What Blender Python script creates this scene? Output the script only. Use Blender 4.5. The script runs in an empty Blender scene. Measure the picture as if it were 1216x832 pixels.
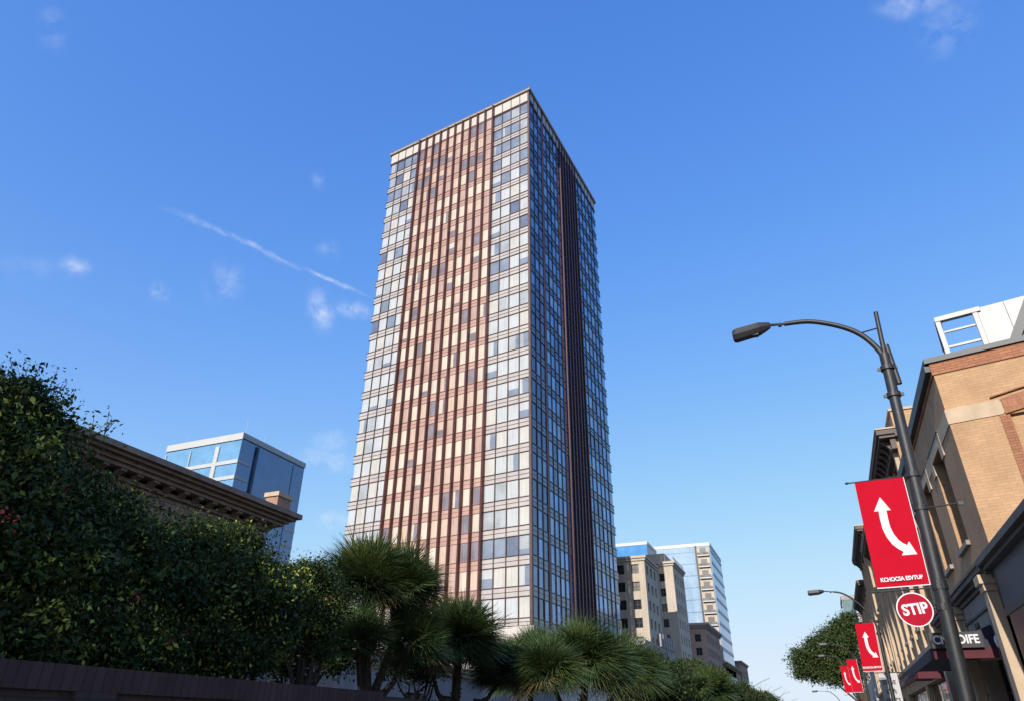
import bpy, math, random
import numpy as np
from mathutils import Vector, Matrix
R = math.radians
scene = bpy.context.scene
COL = scene.collection
rnd = random.Random(7)

# ---------------- camera ----------------
CZ = 1.6; F = 810.0; PITCH = R(29.05); ROLL = R(0.5); YAW = R(23.0)
cd = bpy.data.cameras.new('camera'); cam = bpy.data.objects.new('camera', cd); COL.objects.link(cam)
cam.matrix_world = Matrix.Translation((0, 0, CZ)) @ Matrix.Rotation(YAW, 4, 'Z') @ Matrix.Rotation(math.pi/2+PITCH, 4, 'X') @ Matrix.Rotation(ROLL, 4, 'Z')
cd.sensor_width = 36; cd.lens = 36*F/1216; cd.clip_start = 0.1; cd.clip_end = 6000
scene.camera = cam

def ray(x, y):      # photograph direction -> world direction, only used here at build time for measuring
    dx = x-608; dy = 416-y
    c, s = math.cos(ROLL), math.sin(ROLL)
    dx, dy = dx*c-dy*s, dx*s+dy*c
    f = F*math.cos(PITCH)-dy*math.sin(PITCH); u = F*math.sin(PITCH)+dy*math.cos(PITCH)
    return Vector((dx*math.cos(YAW)-f*math.sin(YAW), dx*math.sin(YAW)+f*math.cos(YAW), u)).normalized()

# ---------------- world ----------------
SUN_AZ = 183.5; SUN_EL = 27.0
w = bpy.data.worlds.new('World'); scene.world = w; w.use_nodes = True
nt = w.node_tree; N = nt.nodes; L = nt.links
for n in list(N): N.remove(n)
out = N.new('ShaderNodeOutputWorld'); bg = N.new('ShaderNodeBackground'); bg.inputs['Strength'].default_value = 0.14
sky = N.new('ShaderNodeTexSky'); sky.sky_type = 'NISHITA'; sky.sun_disc = False
sky.sun_elevation = R(SUN_EL); sky.sun_rotation = R(SUN_AZ); sky.air_density = 1.0; sky.dust_density = 0.6; sky.ozone_density = 3.0; sky.altitude = 0
hs = N.new('ShaderNodeHueSaturation'); hs.inputs['Saturation'].default_value = 1.44; hs.inputs['Value'].default_value = 1.64; hs.inputs['Hue'].default_value = 0.5225
gm = N.new('ShaderNodeGamma'); gm.inputs['Gamma'].default_value = 0.80; L.new(sky.outputs[0], gm.inputs['Color']); L.new(gm.outputs[0], hs.inputs['Color'])
tc = N.new('ShaderNodeTexCoord')
cn = N.new('ShaderNodeTexNoise'); cn.inputs['Scale'].default_value = 40; cn.inputs['Detail'].default_value = 6; cn.inputs['Roughness'].default_value = 0.6
cn.inputs['Distortion'].default_value = 0.0
L.new(tc.outputs['Generated'], cn.inputs['Vector'])
def wmath(op, a, b=None, clamp=False):
    m = N.new('ShaderNodeMath'); m.operation = op; m.use_clamp = clamp
    for i, v in enumerate((a, b)):
        if v is None: continue
        if isinstance(v, (int, float)): m.inputs[i].default_value = v
        else: L.new(v, m.inputs[i])
    return m.outputs[0]
cw = N.new('ShaderNodeTexNoise'); cw.inputs['Scale'].default_value = 34; cw.inputs['Detail'].default_value = 4; L.new(tc.outputs['Generated'], cw.inputs['Vector'])
w1 = N.new('ShaderNodeVectorMath'); w1.operation = 'SUBTRACT'; L.new(cw.outputs['Color'], w1.inputs[0]); w1.inputs[1].default_value = (.5, .5, .5)
w2 = N.new('ShaderNodeVectorMath'); w2.operation = 'MULTIPLY_ADD'; L.new(w1.outputs[0], w2.inputs[0]); w2.inputs[1].default_value = (.013, .013, .013); L.new(tc.outputs['Generated'], w2.inputs[2])
def wdot(vec):
    m = N.new('ShaderNodeVectorMath'); m.operation = 'DOT_PRODUCT'; L.new(w2.outputs[0], m.inputs[0]); m.inputs[1].default_value = vec
    return m.outputs['Value']
CLOUDS = [((62, 35), 18, 20, 20, .22), ((89, 315), 17, 11, 10, .42), ((188, 347), 11, 10, 0, .42), ((266, 337), 20, 24, 20, .25),
          ((381, 369), 14, 24, -8, .5), ((421, 368), 20, 10, 10, .5), ((392, 523), 20, 14, 0, .3), ((394, 547), 40, 12, 8, .34),
          ((397, 617), 20, 10, 0, .42), ((1085, 4), 45, 16, -8, .36), ((1126, 32), 40, 30, -25, .2), ((378, 214), 8, 11, 0, .2), ((390, 297), 14, 9, -10, .16),
          ((40, 318), 50, 14, 0, .10), ((290, 288), 46, 3.6, 27, .42), ((396, 334), 36, 2.4, 24, .55), ((340, 311), 34, 2.4, 26, .26), ((240, 264), 42, 4.5, 22, .2)]
acc = None
wisp = wmath('MULTIPLY', wmath('SUBTRACT', cn.outputs['Fac'], .36), 3.6, True)
nz = wmath('MULTIPLY', wmath('SUBTRACT', cn.outputs['Fac'], .5), 2.2)
for (px, py), a, b, rot, st in CLOUDS:
    c0 = ray(px, py); t = R(rot); k = 1/50
    e1 = (ray(px+50*math.cos(t), py+50*math.sin(t))-c0); e2 = (ray(px-50*math.sin(t), py+50*math.cos(t))-c0)
    l1 = e1.length/50*a; l2 = e2.length/50*b; e1.normalize(); e2 = (e2-e1*e2.dot(e1)).normalized()
    n0 = c0
    e1 = (e1-n0*e1.dot(n0)).normalized(); e2 = (e2-n0*e2.dot(n0)).normalized()
    A = wmath('MULTIPLY', wdot(e1), 1/l1); B = wmath('MULTIPLY', wdot(e2), 1/l2)
    d2 = wmath('ADD', wmath('MULTIPLY', A, A), wmath('MULTIPLY', B, B))
    m = wmath('SUBTRACT', 1.0, wmath('MULTIPLY', d2, .36), True); m = wmath('MULTIPLY', wmath('MULTIPLY', m, m), m)     # soft falloff
    m = wmath('MULTIPLY', m, wisp)
    m = wmath('MULTIPLY', m, st*1.0)
    fr = wmath('GREATER_THAN', wdot(n0), 0.5); m = wmath('MULTIPLY', m, fr)
    acc = m if acc is None else wmath('MAXIMUM', acc, m)
mx = N.new('ShaderNodeMix'); mx.data_type = 'RGBA'
dv = N.new('ShaderNodeVectorMath'); dv.operation = 'SCALE'; dv.inputs['Scale'].default_value = 1/6; L.new(hs.outputs[0], dv.inputs[0])
cu = N.new('ShaderNodeRGBCurve'); L.new(dv.outputs[0], cu.inputs['Color'])     # soft shoulder so that the bright horizon does not clip
for ch, pts_c in ((0, [(.25, .25), (.55, .37), (1, .44)]), (1, [(.3, .3), (.55, .43), (1, .50)]), (2, [(.42, .42), (.65, .54), (1, .59)])):
    c_ = cu.mapping.curves[ch]
    c_.points[1].location = pts_c[2]
    for p_ in pts_c[:2]: c_.points.new(*p_)
cu.mapping.update()
ml = N.new('ShaderNodeVectorMath'); ml.operation = 'SCALE'; ml.inputs['Scale'].default_value = 6.0; L.new(cu.outputs[0], ml.inputs[0])
L.new(acc, mx.inputs[0]); L.new(ml.outputs[0], mx.inputs[6]); mx.inputs[7].default_value = (3.3, 3.5, 3.9, 1)
L.new(mx.outputs[2], bg.inputs['Color']); L.new(bg.outputs[0], out.inputs[0])

sd = bpy.data.lights.new('sun', 'SUN'); sd.energy = 2.9; sd.angle = R(0.5); sd.color = (1.0, 0.925, 0.83)
so = bpy.data.objects.new('sun', sd); COL.objects.link(so)
to_sun = Vector((math.sin(R(SUN_AZ))*math.cos(R(SUN_EL)), math.cos(R(SUN_AZ))*math.cos(R(SUN_EL)), math.sin(R(SUN_EL))))
so.rotation_euler = to_sun.to_track_quat('Z', 'Y').to_euler(); so.location = (0, -20, 60)
vs = scene.view_settings; vs.view_transform = 'Standard'; vs.look = 'None'; vs.gamma = 1; vs.exposure = 0.95; vs.use_curve_mapping = False
cy = scene.cycles; cy.use_denoising = True; cy.max_bounces = 5; cy.diffuse_bounces = 3; cy.glossy_bounces = 3; cy.transparent_max_bounces = 4; cy.sample_clamp_indirect = 6
cy.caustics_reflective = False; cy.caustics_refractive = False

# ---------------- materials ----------------
MATS = {}
def mat(name, col, rough=0.7, metal=0.0, var=0.12, scale=3.0, bump=0.0, bscale=30, spec=0.5, ior=1.5, coat=0.0, stretch=(1, 1, 1), streak=0.0, ao=0):
    if name in MATS: return MATS[name]
    m = bpy.data.materials.new(name); m.use_nodes = True; t = m.node_tree; n = t.nodes; l = t.links
    b = n['Principled BSDF']; b.inputs['Roughness'].default_value = rough; b.inputs['Metallic'].default_value = metal
    b.inputs['IOR'].default_value = ior; b.inputs['Specular IOR Level'].default_value = spec
    if coat: b.inputs['Coat Weight'].default_value = coat; b.inputs['Coat Roughness'].default_value = .04
    co = n.new('ShaderNodeTexCoord'); mp = n.new('ShaderNodeMapping'); mp.inputs['Scale'].default_value = stretch
    l.new(co.outputs['Object'], mp.inputs[0])
    ns = n.new('ShaderNodeTexNoise'); ns.inputs['Scale'].default_value = scale; ns.inputs['Detail'].default_value = 6; ns.inputs['Roughness'].default_value = .62
    l.new(mp.outputs[0], ns.inputs['Vector'])
    rp = n.new('ShaderNodeValToRGB'); rp.color_ramp.elements[0].position = .3; rp.color_ramp.elements[1].position = .72
    rp.color_ramp.elements[0].color = tuple(max(0, c*(1-var)) for c in col)+(1,); rp.color_ramp.elements[1].color = tuple(min(1, c*(1+var)) for c in col)+(1,)
    l.new(ns.outputs['Fac'], rp.inputs[0]); last = rp.outputs[0]
    if streak:
        m2 = n.new('ShaderNodeMapping'); m2.inputs['Scale'].default_value = (2.2, 2.2, .12); l.new(co.outputs['Object'], m2.inputs[0])
        n2 = n.new('ShaderNodeTexNoise'); n2.inputs['Scale'].default_value = 1.6; n2.inputs['Detail'].default_value = 5; l.new(m2.outputs[0], n2.inputs['Vector'])
        r2 = n.new('ShaderNodeMapRange'); r2.inputs[1].default_value = .35; r2.inputs[2].default_value = .7; r2.inputs[3].default_value = 1-streak; r2.inputs[4].default_value = 1.05; l.new(n2.outputs['Fac'], r2.inputs[0])
        mm = n.new('ShaderNodeMix'); mm.data_type = 'RGBA'; mm.blend_type = 'MULTIPLY'; mm.inputs[0].default_value = 1; l.new(last, mm.inputs[6]); l.new(r2.outputs[0], mm.inputs[7]); last = mm.outputs[2]
    l.new(last, b.inputs['Base Color'])
    if bump:
        nb = n.new('ShaderNodeTexNoise'); nb.inputs['Scale'].default_value = bscale; nb.inputs['Detail'].default_value = 4; l.new(mp.outputs[0], nb.inputs['Vector'])
        bp = n.new('ShaderNodeBump'); bp.inputs['Strength'].default_value = bump; bp.inputs['Distance'].default_value = .05; l.new(nb.outputs['Fac'], bp.inputs['Height']); l.new(bp.outputs[0], b.inputs['Normal'])
    MATS[name] = m; return m
def brick(name, c1, c2, mortar, bw=.21, bh=.075, ms=.008, var=.25, bump=.5):
    if name in MATS: return MATS[name]
    m = bpy.data.materials.new(name); m.use_nodes = True; t = m.node_tree; n = t.nodes; l = t.links
    b = n['Principled BSDF']; b.inputs['Roughness'].default_value = .85
    co = n.new('ShaderNodeTexCoord'); sp = n.new('ShaderNodeSeparateXYZ'); l.new(co.outputs['Object'], sp.inputs[0])
    ad = n.new('ShaderNodeMath'); l.new(sp.outputs[0], ad.inputs[0]); l.new(sp.outputs[1], ad.inputs[1])
    cb = n.new('ShaderNodeCombineXYZ'); l.new(ad.outputs[0], cb.inputs[0]); l.new(sp.outputs[2], cb.inputs[1])
    br = n.new('ShaderNodeTexBrick'); br.inputs['Scale'].default_value = 1; br.inputs['Brick Width'].default_value = bw; br.inputs['Row Height'].default_value = bh; br.inputs['Mortar Size'].default_value = ms
    br.inputs['Color1'].default_value = c1+(1,); br.inputs['Color2'].default_value = c2+(1,); br.inputs['Mortar'].default_value = mortar+(1,); br.inputs['Bias'].default_value = -.1
    l.new(cb.outputs[0], br.inputs['Vector'])
    ns = n.new('ShaderNodeTexNoise'); ns.inputs['Scale'].default_value = 1.1; ns.inputs['Detail'].default_value = 8; ns.inputs['Roughness'].default_value = .7; l.new(co.outputs['Object'], ns.inputs['Vector'])
    mr = n.new('ShaderNodeMapRange'); mr.inputs[1].default_value = .3; mr.inputs[2].default_value = .7; mr.inputs[3].default_value = 1-var; mr.inputs[4].default_value = 1+var*.6; l.new(ns.outputs['Fac'], mr.inputs[0])
    mm = n.new('ShaderNodeMix'); mm.data_type = 'RGBA'; mm.blend_type = 'MULTIPLY'; mm.inputs[0].default_value = 1; l.new(br.outputs[0], mm.inputs[6]); l.new(mr.outputs[0], mm.inputs[7])
    l.new(mm.outputs[2], b.inputs['Base Color'])
    bp = n.new('ShaderNodeBump'); bp.inputs['Strength'].default_value = bump; bp.inputs['Distance'].default_value = .02; bp.invert = True; l.new(br.outputs['Fac'], bp.inputs['Height']); l.new(bp.outputs[0], b.inputs['Normal'])
    MATS[name] = m; return m
def glass(name, col, ior=1.9, rough=.04, wav=.06, ws=.35, var=.3, curtain=0, metal=0):
    m = mat(name, col, rough=rough, var=var, scale=.5, spec=.6, ior=ior, metal=metal)
    t = m.node_tree; n = t.nodes; l = t.links; b = n['Principled BSDF']
    co = n.new('ShaderNodeTexCoord')
    nb = n.new('ShaderNodeTexNoise'); nb.inputs['Scale'].default_value = ws; nb.inputs['Detail'].default_value = 1; l.new(co.outputs['Object'], nb.inputs['Vector'])
    bp = n.new('ShaderNodeBump'); bp.inputs['Strength'].default_value = wav; bp.inputs['Distance'].default_value = .5; l.new(nb.outputs['Fac'], bp.inputs['Height']); l.new(bp.outputs[0], b.inputs['Normal'])
    if curtain:
        src = b.inputs['Base Color'].links[0].from_socket
        wv = n.new('ShaderNodeTexNoise'); mp = n.new('ShaderNodeMapping'); mp.inputs['Scale'].default_value = (9, 9, .15); l.new(co.outputs['Object'], mp.inputs[0]); l.new(mp.outputs[0], wv.inputs['Vector']); wv.inputs['Scale'].default_value = 1.0; wv.inputs['Detail'].default_value = 3
        mr = n.new('ShaderNodeMapRange'); mr.inputs[1].default_value = .35; mr.inputs[2].default_value = .65; mr.inputs[3].default_value = 1-curtain; mr.inputs[4].default_value = 1.06; l.new(wv.outputs['Fac'], mr.inputs[0])
        mm = n.new('ShaderNodeMix'); mm.data_type = 'RGBA'; mm.blend_type = 'MULTIPLY'; mm.inputs[0].default_value = 1; l.new(src, mm.inputs[6]); l.new(mr.outputs[0], mm.inputs[7]); l.new(mm.outputs[2], b.inputs['Base Color'])
    return m
def leafmat(name, col, var=.35, rough=.5, trans=.18):
    if name in MATS: return MATS[name]
    m = bpy.data.materials.new(name); m.use_nodes = True; t = m.node_tree; n = t.nodes; l = t.links
    b = n['Principled BSDF']; b.inputs['Roughness'].default_value = rough; b.inputs['Specular IOR Level'].default_value = .15
    g = n.new('ShaderNodeNewGeometry')
    rp = n.new('ShaderNodeValToRGB'); e = rp.color_ramp.elements
    e[0].color = tuple(c*(1-var) for c in col)+(1,); e[1].color = tuple(c*(1+var) for c in col)+(1,)
    l.new(g.outputs['Random Per Island'], rp.inputs[0]); l.new(rp.outputs[0], b.inputs['Base Color'])
    tr = n.new('ShaderNodeBsdfTranslucent'); l.new(rp.outputs[0], tr.inputs[0])
    ms = n.new('ShaderNodeMixShader'); ms.inputs[0].default_value = trans; l.new(b.outputs[0], ms.inputs[1]); l.new(tr.outputs[0], ms.inputs[2])
    l.new(ms.outputs[0], n['Material Output'].inputs[0]); MATS[name] = m; return m

# ---------------- mesh helpers ----------------
class MB:
    def __init__(s): s.v = []; s.f = []; s.m = []
    def add(s, vs_, fs, mi=0):
        k = len(s.v); s.v += [tuple(p) for p in vs_]; s.f += [tuple(i+k for i in f) for f in fs]; s.m += [mi]*len(fs); return s
    def quad(s, a, b, c, d, mi=0): return s.add([a, b, c, d], [(0, 1, 2, 3)], mi)
    def box(s, x0, x1, y0, y1, z0, z1, mi=0):
        return s.add([(x0, y0, z0), (x1, y0, z0), (x1, y1, z0), (x0, y1, z0), (x0, y0, z1), (x1, y0, z1), (x1, y1, z1), (x0, y1, z1)],
                     [(0, 3, 2, 1), (4, 5, 6, 7), (0, 1, 5, 4), (1, 2, 6, 5), (2, 3, 7, 6), (3, 0, 4, 7)], mi)
    def obox(s, O, u, n, u0, u1, d0, d1, z0, z1, mi=0):
        P = [Vector((O[0]+u[0]*a+n[0]*b, O[1]+u[1]*a+n[1]*b, z)) for z in (z0, z1) for a, b in ((u0, d0), (u1, d0), (u1, d1), (u0, d1))]
        return s.add(P, [(0, 3, 2, 1), (4, 5, 6, 7), (0, 1, 5, 4), (1, 2, 6, 5), (2, 3, 7, 6), (3, 0, 4, 7)], mi)
    def prism(s, pts, z0, z1, mi=0):
        n = len(pts); return s.add([(x, y, z0) for x, y in pts]+[(x, y, z1) for x, y in pts],
                                   [tuple(range(n))[::-1], tuple(range(n, 2*n))]+[(i, (i+1) % n, n+(i+1) % n, n+i) for i in range(n)], mi)
    def poly_extrude(s, pts, vec, mi=0):
        n = len(pts); v = Vector(vec); return s.add([Vector(p) for p in pts]+[Vector(p)+v for p in pts],
                                   [tuple(range(n))[::-1], tuple(range(n, 2*n))]+[(i, (i+1) % n, n+(i+1) % n, n+i) for i in range(n)], mi)
    def tube(s, pts, rad, k=12, mi=0, cap=True):
        pts = [Vector(p) for p in pts]; n = len(pts)
        if not isinstance(rad, (list, tuple)): rad = [rad]*n
        base = len(s.v); prev = None
        for i, p in enumerate(pts):
            d = (pts[min(i+1, n-1)]-pts[max(i-1, 0)]).normalized()
            if prev is None:
                a = d.cross(Vector((0, 0, 1)));
                if a.length < .1: a = d.cross(Vector((1, 0, 0)))
            else: a = prev-d*prev.dot(d)
            a.normalize(); b = d.cross(a); prev = a
            for j in range(k):
                t = 2*math.pi*j/k; s.v.append(tuple(p+(a*math.cos(t)+b*math.sin(t))*rad[i]))
        for i in range(n-1):
            for j in range(k):
                s.f.append((base+i*k+j, base+i*k+(j+1) % k, base+(i+1)*k+(j+1) % k, base+(i+1)*k+j)); s.m.append(mi)
        if cap:
            s.f.append(tuple(base+j for j in range(k))[::-1]); s.m.append(mi)
            s.f.append(tuple(base+(n-1)*k+j for j in range(k))); s.m.append(mi)
        return s
    def build(s, name, mats, parent=None, smooth=False, bevel=0, loc=(0, 0, 0)):
        me = bpy.data.meshes.new(name); me.from_pydata(s.v, [], s.f)
        if not isinstance(mats, (list, tuple)): mats = [mats]
        for m in mats: me.materials.append(m)
        if len(mats) > 1: me.polygons.foreach_set('material_index', s.m)
        if smooth:
            me.polygons.foreach_set('use_smooth', [True]*len(me.polygons)); me.set_sharp_from_angle(angle=R(40))
        me.update(); o = bpy.data.objects.new(name, me); COL.objects.link(o); o.location = loc
        if parent: o.parent = parent
        if bevel:
            b = o.modifiers.new('bevel', 'BEVEL'); b.width = bevel; b.segments = 2; b.limit_method = 'ANGLE'
        return o
def tag(o, label, cat, group=None, kind=None):
    if kind: o['kind'] = kind
    if label: o['label'] = label
    if cat: o['category'] = cat
    if group: o['group'] = group
    return o
def thing(name, label, cat, loc, group=None):
    o = bpy.data.objects.new(name, None); COL.objects.link(o); o.location = loc; o.empty_display_size = .3
    return tag(o, label, cat, group)
class Part:      # builds parts whose coordinates are given in world space under an Empty placed at the thing's base
    def __init__(s, root): s.root = root; s.off = Vector(root.location)
    def __call__(s, mb, name, mats, parent=None, **k):
        base = s.off
        mb.v = [tuple(Vector(p)-base) for p in mb.v]
        return mb.build(name, mats, parent or s.root, **k)
def fast_mesh(name, V, Fc, mats, midx=None, parent=None, loc=(0, 0, 0)):
    me = bpy.data.meshes.new(name); nv = len(V); nf, k = Fc.shape
    me.vertices.add(nv); me.vertices.foreach_set('co', V.astype(np.float32).ravel())
    me.loops.add(nf*k); me.loops.foreach_set('vertex_index', Fc.astype(np.int32).ravel())
    me.polygons.add(nf); me.polygons.foreach_set('loop_start', np.arange(0, nf*k, k, dtype=np.int32)); me.polygons.foreach_set('loop_total', np.full(nf, k, dtype=np.int32))
    for m in mats: me.materials.append(m)
    if midx is not None: me.polygons.foreach_set('material_index', midx.astype(np.int32))
    me.update(calc_edges=True); o = bpy.data.objects.new(name, me); COL.objects.link(o); o.location = loc
    if parent: o.parent = parent
    return o
def text_mesh(txt, size, mirror=False, ext=.004, bold=0):
    cu = bpy.data.curves.new('lettering', 'FONT'); cu.body = txt; cu.size = size; cu.extrude = ext; cu.align_x = 'CENTER'; cu.align_y = 'CENTER'; cu.offset = bold
    o = bpy.data.objects.new('lettering', cu); COL.objects.link(o); dg = bpy.context.evaluated_depsgraph_get()
    me = bpy.data.meshes.new_from_object(o.evaluated_get(dg)); bpy.data.objects.remove(o); bpy.data.curves.remove(cu); return me

# ---------------- wall with real openings ----------------
def wall_grid(mb, O, u, n, length, z0, z1, rects, depth=.25, mi=0, mr=None, thick=None):
    """a wall sheet from O along u (unit xy), outward normal n, with rectangular openings (u0,u1,z0,z1) that get reveals"""
    mr = mi if mr is None else mr
    P = lambda a, d, z: (O[0]+u[0]*a+n[0]*d, O[1]+u[1]*a+n[1]*d, z)
    us = sorted(set([0, length]+[r[0] for r in rects]+[r[1] for r in rects])); zs = sorted(set([z0, z1]+[r[2] for r in rects]+[r[3] for r in rects]))
    for i in range(len(us)-1):
        for j in range(len(zs)-1):
            cu, cz = (us[i]+us[i+1])/2, (zs[j]+zs[j+1])/2
            if any(r[0] < cu < r[1] and r[2] < cz < r[3] for r in rects): continue
            mb.quad(P(us[i], 0, zs[j]), P(us[i+1], 0, zs[j]), P(us[i+1], 0, zs[j+1]), P(us[i], 0, zs[j+1]), mi)
    for a, b, c, d in rects:
        for (p, q) in (((a, c), (b, c)), ((b, c), (b, d)), ((b, d), (a, d)), ((a, d), (a, c))):
            mb.quad(P(p[0], 0, p[1]), P(q[0], 0, q[1]), P(q[0], -depth, q[1]), P(p[0], -depth, p[1]), mr)
def window_mesh(w_, h, mats, bars=1, hbars=1, fr=.06, name='window'):
    """local: x along wall 0..w, z 0..h, y = outward 0; returns (frame mesh, pane mesh)"""
    key = (round(w_, 2), round(h, 2), tuple(m.name for m in mats), bars, hbars)
    if key in WCACHE: return WCACHE[key]
    mb = MB()
    mb.box(0, fr, -.008, .05, 0, h, 0); mb.box(w_-fr, w_, -.008, .05, 0, h, 0); mb.box(fr, w_-fr, -.008, .05, 0, fr, 0); mb.box(fr, w_-fr, -.008, .05, h-fr, h, 0)
    for i in range(bars): x = w_*(i+1)/(bars+1); mb.box(x-fr*.4, x+fr*.4, -.006, .035, fr, h-fr, 0)
    for i in range(hbars): z = h*(i+1)/(hbars+1); mb.box(fr, w_-fr, -.004, .03, z-fr*.4, z+fr*.4, 0)
    me = bpy.data.meshes.new(name); me.from_pydata(mb.v, [], mb.f); me.materials.append(mats[0])
    mb = MB(); mb.box(0, w_, -.04, -.01, 0, h, 1); m2 = bpy.data.meshes.new('pane'); m2.from_pydata(mb.v, [], mb.f); m2.materials.append(mats[1])
    WCACHE[key] = (me, m2); return WCACHE[key]
WCACHE = {}
def place_window(root, mes, O, u, a, z, n, depth, name='window'):
    me, m2 = mes
    o = bpy.data.objects.new(name, me); COL.objects.link(o); o.parent = root
    X = Vector((u[0], u[1], 0)); Y = Vector((n[0], n[1], 0)); Z = Vector((0, 0, 1))
    M = Matrix((X, Y, Z)).transposed().to_4x4(); M.translation = Vector((O[0]+u[0]*a-n[0]*depth, O[1]+u[1]*a-n[1]*depth, z))-Vector(root.location)
    if M.to_3x3().determinant() < 0:
        wd = max(v.co.x for v in me.vertices); M = Matrix((-X, Y, Z)).transposed().to_4x4(); M.translation = Vector((O[0]+u[0]*(a+wd)-n[0]*depth, O[1]+u[1]*(a+wd)-n[1]*depth, z))-Vector(root.location)
    o.matrix_local = M
    p = bpy.data.objects.new('pane', m2); COL.objects.link(p); p.parent = o
    return o
def az(d): return (math.sin(R(d)), math.cos(R(d)))

# palette
M_dark = mat('dark_metal', (.02, .021, .025), .35, .3, .2, 6, .05, 60)
M_white = mat('white_paint', (.43, .43, .43), .5, 0, .06, 1.5, streak=.12)
M_wglass = glass('dark_window_glass', (.025, .03, .04), 1.8, .05, .05)
M_wblind = glass('window_glass_with_blind', (.22, .22, .21), 1.6, .1, .03, curtain=.3)
M_frame = mat('brown_window_frame', (.06, .045, .035), .5, 0, .15)
M_asphalt = mat('asphalt', (.05, .05, .052), .9, 0, .25, 2, .4, 90)
M_pave = mat('paving_concrete', (.3, .29, .27), .85, 0, .15, 1.2, .2, 60, streak=0)
M_soil = mat('garden_soil', (.06, .05, .035), .95, 0, .3, 2, .5, 20)
M_tan = brick('tan_brick', (.47, .29, .16), (.42, .255, .135), (.38, .235, .13), var=.2, bump=.35)
M_red = brick('red_brick', (.38, .16, .08), (.30, .12, .06), (.26, .14, .09), bw=.075, bh=.21)
M_redc = brick('red_brick_courses', (.38, .16, .08), (.30, .12, .06), (.2, .1, .06), bw=.21, bh=.07)
M_stone = mat('buff_limestone', (.50, .38, .26), .8, 0, .1, 2.5, .15, 40, streak=.12)
M_gstone = mat('grey_limestone', (.33, .28, .24), .8, 0, .12, 2.0, .2, 40, streak=.2)
M_coping = mat('dark_grey_coping', (.04, .045, .052), .5, .1, .15, 2)
M_slate = mat('slate_blue_fascia', (.06, .075, .10), .5, 0, .15, 2)

# ---------------- ground ----------------
tag(MB().quad((-3000, -3000, -.02), (3000, -3000, -.02), (3000, 3000, -.02), (-3000, 3000, -.02)).build('ground', M_soil), None, None, kind='structure')
tag(MB().box(-5.2, 1.2, -60, 700, -.6, -.012).build('road', M_asphalt), None, None, kind='structure')
tag(MB().box(1.35, 4.0, -60, 400, -.5, .12).build('pavement', M_pave), None, None, kind='structure')
tag(MB().box(1.2, 1.346, -60, 400, -.5, .125).build('kerb', M_gstone), None, None, kind='structure')
tag(MB().box(-5.346, -5.2, -60, 400, -.5, .125).build('kerb', M_gstone), None, None, kind='structure')
tag(MB().box(-5.98, -5.35, -60, 400, -.5, .12).build('pavement', M_pave), None, None, kind='structure')
mk = MB()
for i in range(60): mk.box(-2.08, -1.96, -50+i*9, -47+i*9, -.011, -.006)
tag(mk.build('lane_marking', M_white), None, None, kind='structure')

# ======================= THE TOWER =======================
Cx, Cy = -30.77, 79.24
uA, nA = az(-82.0), az(-172.0); LA = 31.6
uB, nB = az(3.7), az(93.7); LB = 33.4
FH = 3.65; Z0 = 12.25; NF = 24; ZT = 102.7
T = thing('office_tower', 'tall slender glass office tower with dark red vertical fins down the middle of each face', 'tower', (Cx-14, Cy+14, 0)); tp = Part(T)
def pt(O, u, a, n=(0, 0), d=0): return (O[0]+u[0]*a+n[0]*d, O[1]+u[1]*a+n[1]*d)
C0 = (Cx, Cy); CL = pt(C0, uA, LA); CR = pt(C0, uB, LB); CB = pt(CL, uB, LB)
def inset(d):
    cx = (C0[0]+CL[0]+CR[0]+CB[0])/4; cy_ = (C0[1]+CL[1]+CR[1]+CB[1])/4
    k = 1-d/15.0; return [(cx+(p[0]-cx)*k, cy_+(p[1]-cy_)*k) for p in (C0, CR, CB, CL)]
M_core = mat('tower_inner_wall', (.05, .045, .045), .8)
M_pstone = mat('podium_stone', (.52, .47, .43), .75, 0, .08, .6, .05, 10, streak=.15)
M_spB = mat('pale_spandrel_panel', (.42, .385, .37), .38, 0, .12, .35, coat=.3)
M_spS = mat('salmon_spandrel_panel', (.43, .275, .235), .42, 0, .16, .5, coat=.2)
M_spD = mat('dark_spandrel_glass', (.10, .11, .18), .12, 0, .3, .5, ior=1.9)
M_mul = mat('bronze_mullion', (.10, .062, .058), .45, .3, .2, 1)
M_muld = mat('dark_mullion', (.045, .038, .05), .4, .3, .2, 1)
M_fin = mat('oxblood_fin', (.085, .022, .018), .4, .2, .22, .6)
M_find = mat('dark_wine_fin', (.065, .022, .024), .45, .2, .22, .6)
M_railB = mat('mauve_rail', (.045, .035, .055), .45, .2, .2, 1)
M_rail = mat('rose_rail', (.30, .19, .17), .5, .1, .2, .8)
M_par = mat('parapet_panel', (.50, .46, .42), .5, 0, .08, .4)
PA = [glass('curtain_glass_white', (.47, .49, .50), 1.7, .1, .05, .4, .1, .12), glass('curtain_glass_cream', (.50, .48, .44), 1.6, .12, .05, .4, .1, .12),
      glass('curtain_glass_grey', (.36, .38, .40), 1.7, .1, .06, .4, .2, .15), glass('clear_glass_blue_grey', (.19, .225, .29), 1.8, .06, .08, .4, .3),
      glass('clear_glass_dark', (.12, .14, .20), 1.8, .05, .08, .4, .3)]
PM = [glass('curtain_glass_ivory', (.56, .51, .43), 1.5, .2, .04, .4, .1, .12), glass('curtain_glass_peach', (.56, .43, .35), 1.5, .22, .04, .4, .12, .16),
      glass('curtain_glass_rose', (.46, .33, .285), 1.5, .22, .04, .4, .15, .18), glass('clear_glass_mauve', (.20, .18, .21), 1.7, .08, .06, .4, .3)]
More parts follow.
